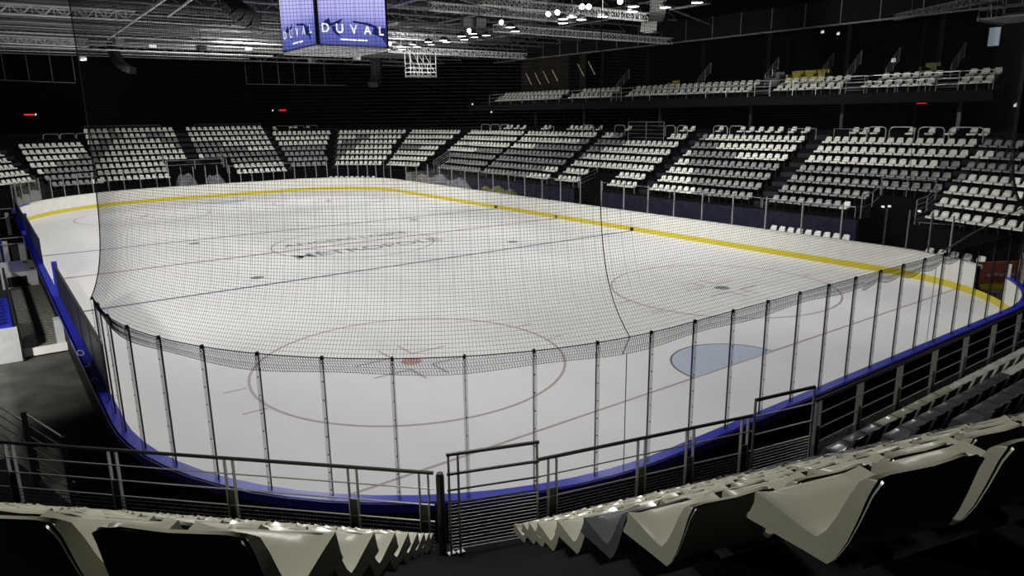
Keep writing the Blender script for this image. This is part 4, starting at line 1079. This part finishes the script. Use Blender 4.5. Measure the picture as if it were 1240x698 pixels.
# pale slanted light strips on the brown wall
for k, (y, z) in enumerate(((49.4, 10.38), (48.0, 10.35), (46.7, 10.4), (45.4, 10.5), (41.8, 10.8), (40.4, 10.9))):
    b = MB(); b.beam((BX+3.5, y+.6, z+.55), (BX+3.5, y-.25, z-.55), .05, .07); b.build('wall_light_strip', M_gold, label=f'slanted pale strip on the gallery wall, {on(k+1)} from the left', cat='light strip', group='slanted strips on the gallery wall')
# gallery seats
GS = []
gaps0 = [(20.3, 22.0), (14.3, 15.6), (9.3, 10.6), (33.5, 35.2), (40, 41.2)]
y = 8.0; i = 0
cnt = [0, 0]
while y < 51:
    for r, (x, z) in enumerate(((BX+.75, BZ+HZ), (BX+1.55, BZ+.4+HZ))):
        gp = [(a-.1*r, c+.1*r) for a, c in gaps0]
        if any(a < y < c for a, c in gp): continue
        cnt[r] += 1
        GS.append((x, y, z, r, cnt[r]))
    y += .57
for n_i, (x, y, z, r, k) in enumerate(GS):
    if k > 22: continue
    o = bpy.data.objects.new('stadium_seat', ME['low']); COL.objects.link(o); o.location = (x, y, z); o.rotation_euler = (0, 0, PI/2); o.scale = (1.12, 1.05, 1.05)
    tag(o, f"white seat on the upper gallery, {on(k)} from the right in the {'front' if r == 0 else 'back'} row" if k < 21 else f"white seat on the upper gallery, {'just past' if k == 21 else 'second past'} the twentieth in the {'front' if r == 0 else 'back'} row", 'seat', 'seats on the upper gallery')
b = MB()
for x, y, z, r, k in GS:
    if k > 22: add_mesh(b, ME['low'], x, y, z, PI/2, 1.08)
b.build('gallery_seats', None, label='white seats at the far end of the upper gallery', cat='seats', kind='stuff')
segs = [(7.6, 14), (14, 20.2), (20.2, 27), (27, 34), (34, 41), (41, 51.5)]
for k, (a, c) in enumerate(segs):
    n = max(2, round((c-a)/1.7)); frame_rail([(BX+.12, a+(c-a)*i/n) for i in range(n+1)], BZ, BZ+.95, 3, 'gallery_railing', f'front railing of the upper gallery, {on(k+1)} length from the right', r=.022, m=M_steel, grp='gallery front railings')
for k, y in enumerate((9.9, 14.9, 21.1, 34.4)):
    frame_rail([(BX+.5, y+.55), (BX+.5, y-.55)], BZ, BZ+1.0, 5, 'gallery_gate', f'barred gate between gallery seats, {on(k+1)} from the right', grp='gallery gates', r=.022)
for k, (y, s) in enumerate(((21.9, 1), (18.0, 1), (16.2, -1), (13.9, 1), (10.4, 1), (35.8, 1), (27.5, 1))):
    frame_rail([(BX+1.9, y), (BX+2.7, y+.0, .7), (BX+3.3, y, 1.2)], BZ+.6, BZ+1.4, 5, 'gallery_stair_rail', f'sloping barred stair rail on the gallery, {on(k+1)} counted', grp='gallery stair rails', r=.018)
# arm chairs and cabinets behind the rows
def armchair(x, y, z, lab, m=M_yarm, s=1):
    t = empty('lounge_armchair', (x, y, z), lab, 'armchair')
    b = MB(); b.box((x, y, z+.2*s), (.7*s, .8*s, .4*s)); b.build('seat', m, t)
    b = MB(); b.box((x+.32*s, y, z+.45*s), (.16*s, .8*s, .75*s)); b.build('backrest', m, t)
    for a in (-1, 1): b = MB(); b.box((x, y+a*.4*s, z+.3*s), (.7*s, .14*s, .6*s)); b.build('armrest', m, t)
armchair(BX+2.9, 20.3, BZ+.8, 'greenish yellow armchair behind the gallery seats, left one'); armchair(BX+2.9, 19.4, BZ+.8, 'greenish yellow armchair behind the gallery seats, middle one'); armchair(BX+2.9, 18.5, BZ+.8, 'yellow armchair behind the gallery seats, right one', mat('bright_yellow_upholstery', (.55, .42, .03), .7)); armchair(BX+2.9, 21.7, BZ+.8, 'grey armchair left of the yellow gallery armchairs', M_tarp)
armchair(BX+2.9, 30.6, BZ+.8, 'small yellow armchair near the middle of the gallery', M_yarm, .8); armchair(BX+2.9, 11.9, BZ+.8, 'dark olive armchair near the right of the gallery', M_olive)
b = MB(); b.box((BX+6.6, 10.3, 11.0), (.1, .55, 1.0)); b.build('wall_screen', mat('pale_screen', (.3, .35, .38), .5, emis=(.3, .38, .42), estr=.55), label='pale upright lit panel at the right end of the gallery', cat='screen')
b = MB(); b.box((BX+3.1, 6.9, 9.6), (.12, .5, 1.4)); b.build('end_grille', M_steel, label='pale slatted grille beyond the right end of the gallery', cat='grille')
for k, (u, v, X) in enumerate(((1082, 73, 43), (996, 39, 43.1), (1015, 41, 43.1), (680, 129.5, 41.5), (803, 127.5, 41.5), (971, 125.5, 41.5), (906, 126.5, 41.5), (1230, 128, 38), (489, 129.5, 45), (572, 126.5, 45), (595, 136, 42), (634, 89, 46), (43, 139, 8), (330, 134, 20))):
    d = ray(u, v); 
    if u < 400: p = CAM+d*((75.8-CAM.y)/d.y)
    else: p = CAM+d*((X-CAM.x)/d.x)
    b = MB(); b.box(p, (.12, .14, .12) if k else (.1, .2, .2)); b.box(p+Vector((.05, .0, .08)), (.08, .08, .06)); 
    b.build('wall_lamp', M_smalllamp, label=f"tiny white wall lamp, {on(k+1)} of the scattered lamps in the dark", cat='lamp', group='tiny white wall lamps')
for k, (u, v, X, lab) in enumerate(((35, 139, 0, 'red exit sign on the dark far wall at left'), (342, 133.5, 0, 'red exit sign on the far wall below the scoreboard'), (670, 130, 44, 'red exit sign under the far end of the gallery'), (1116, 124.5, 44, 'red exit sign under the right end of the gallery'))):
    d = ray(u, v); p = CAM+d*((75.99-CAM.y)/d.y) if X == 0 else CAM+d*((X-CAM.x)/d.x)
    b = MB(); b.box(p, (.8, .08, .14) if X == 0 else (.08, .55, .12)); b.tube(p, (p.x, p.y, 7.45), .015, 4) if k in (2, 3) else None; b.build('exit_sign', M_exit, label=lab, cat='exit sign', group='red exit signs')
for k, y in enumerate((4.0, 3.3)):
    b = MB(); b.box((32.3, y-.2, 1.42), (.08, .13, .12)); b.build('red_lamp', M_exit, label=('left', 'right')[k]+' red lamp above the red gate panel', cat='lamp')
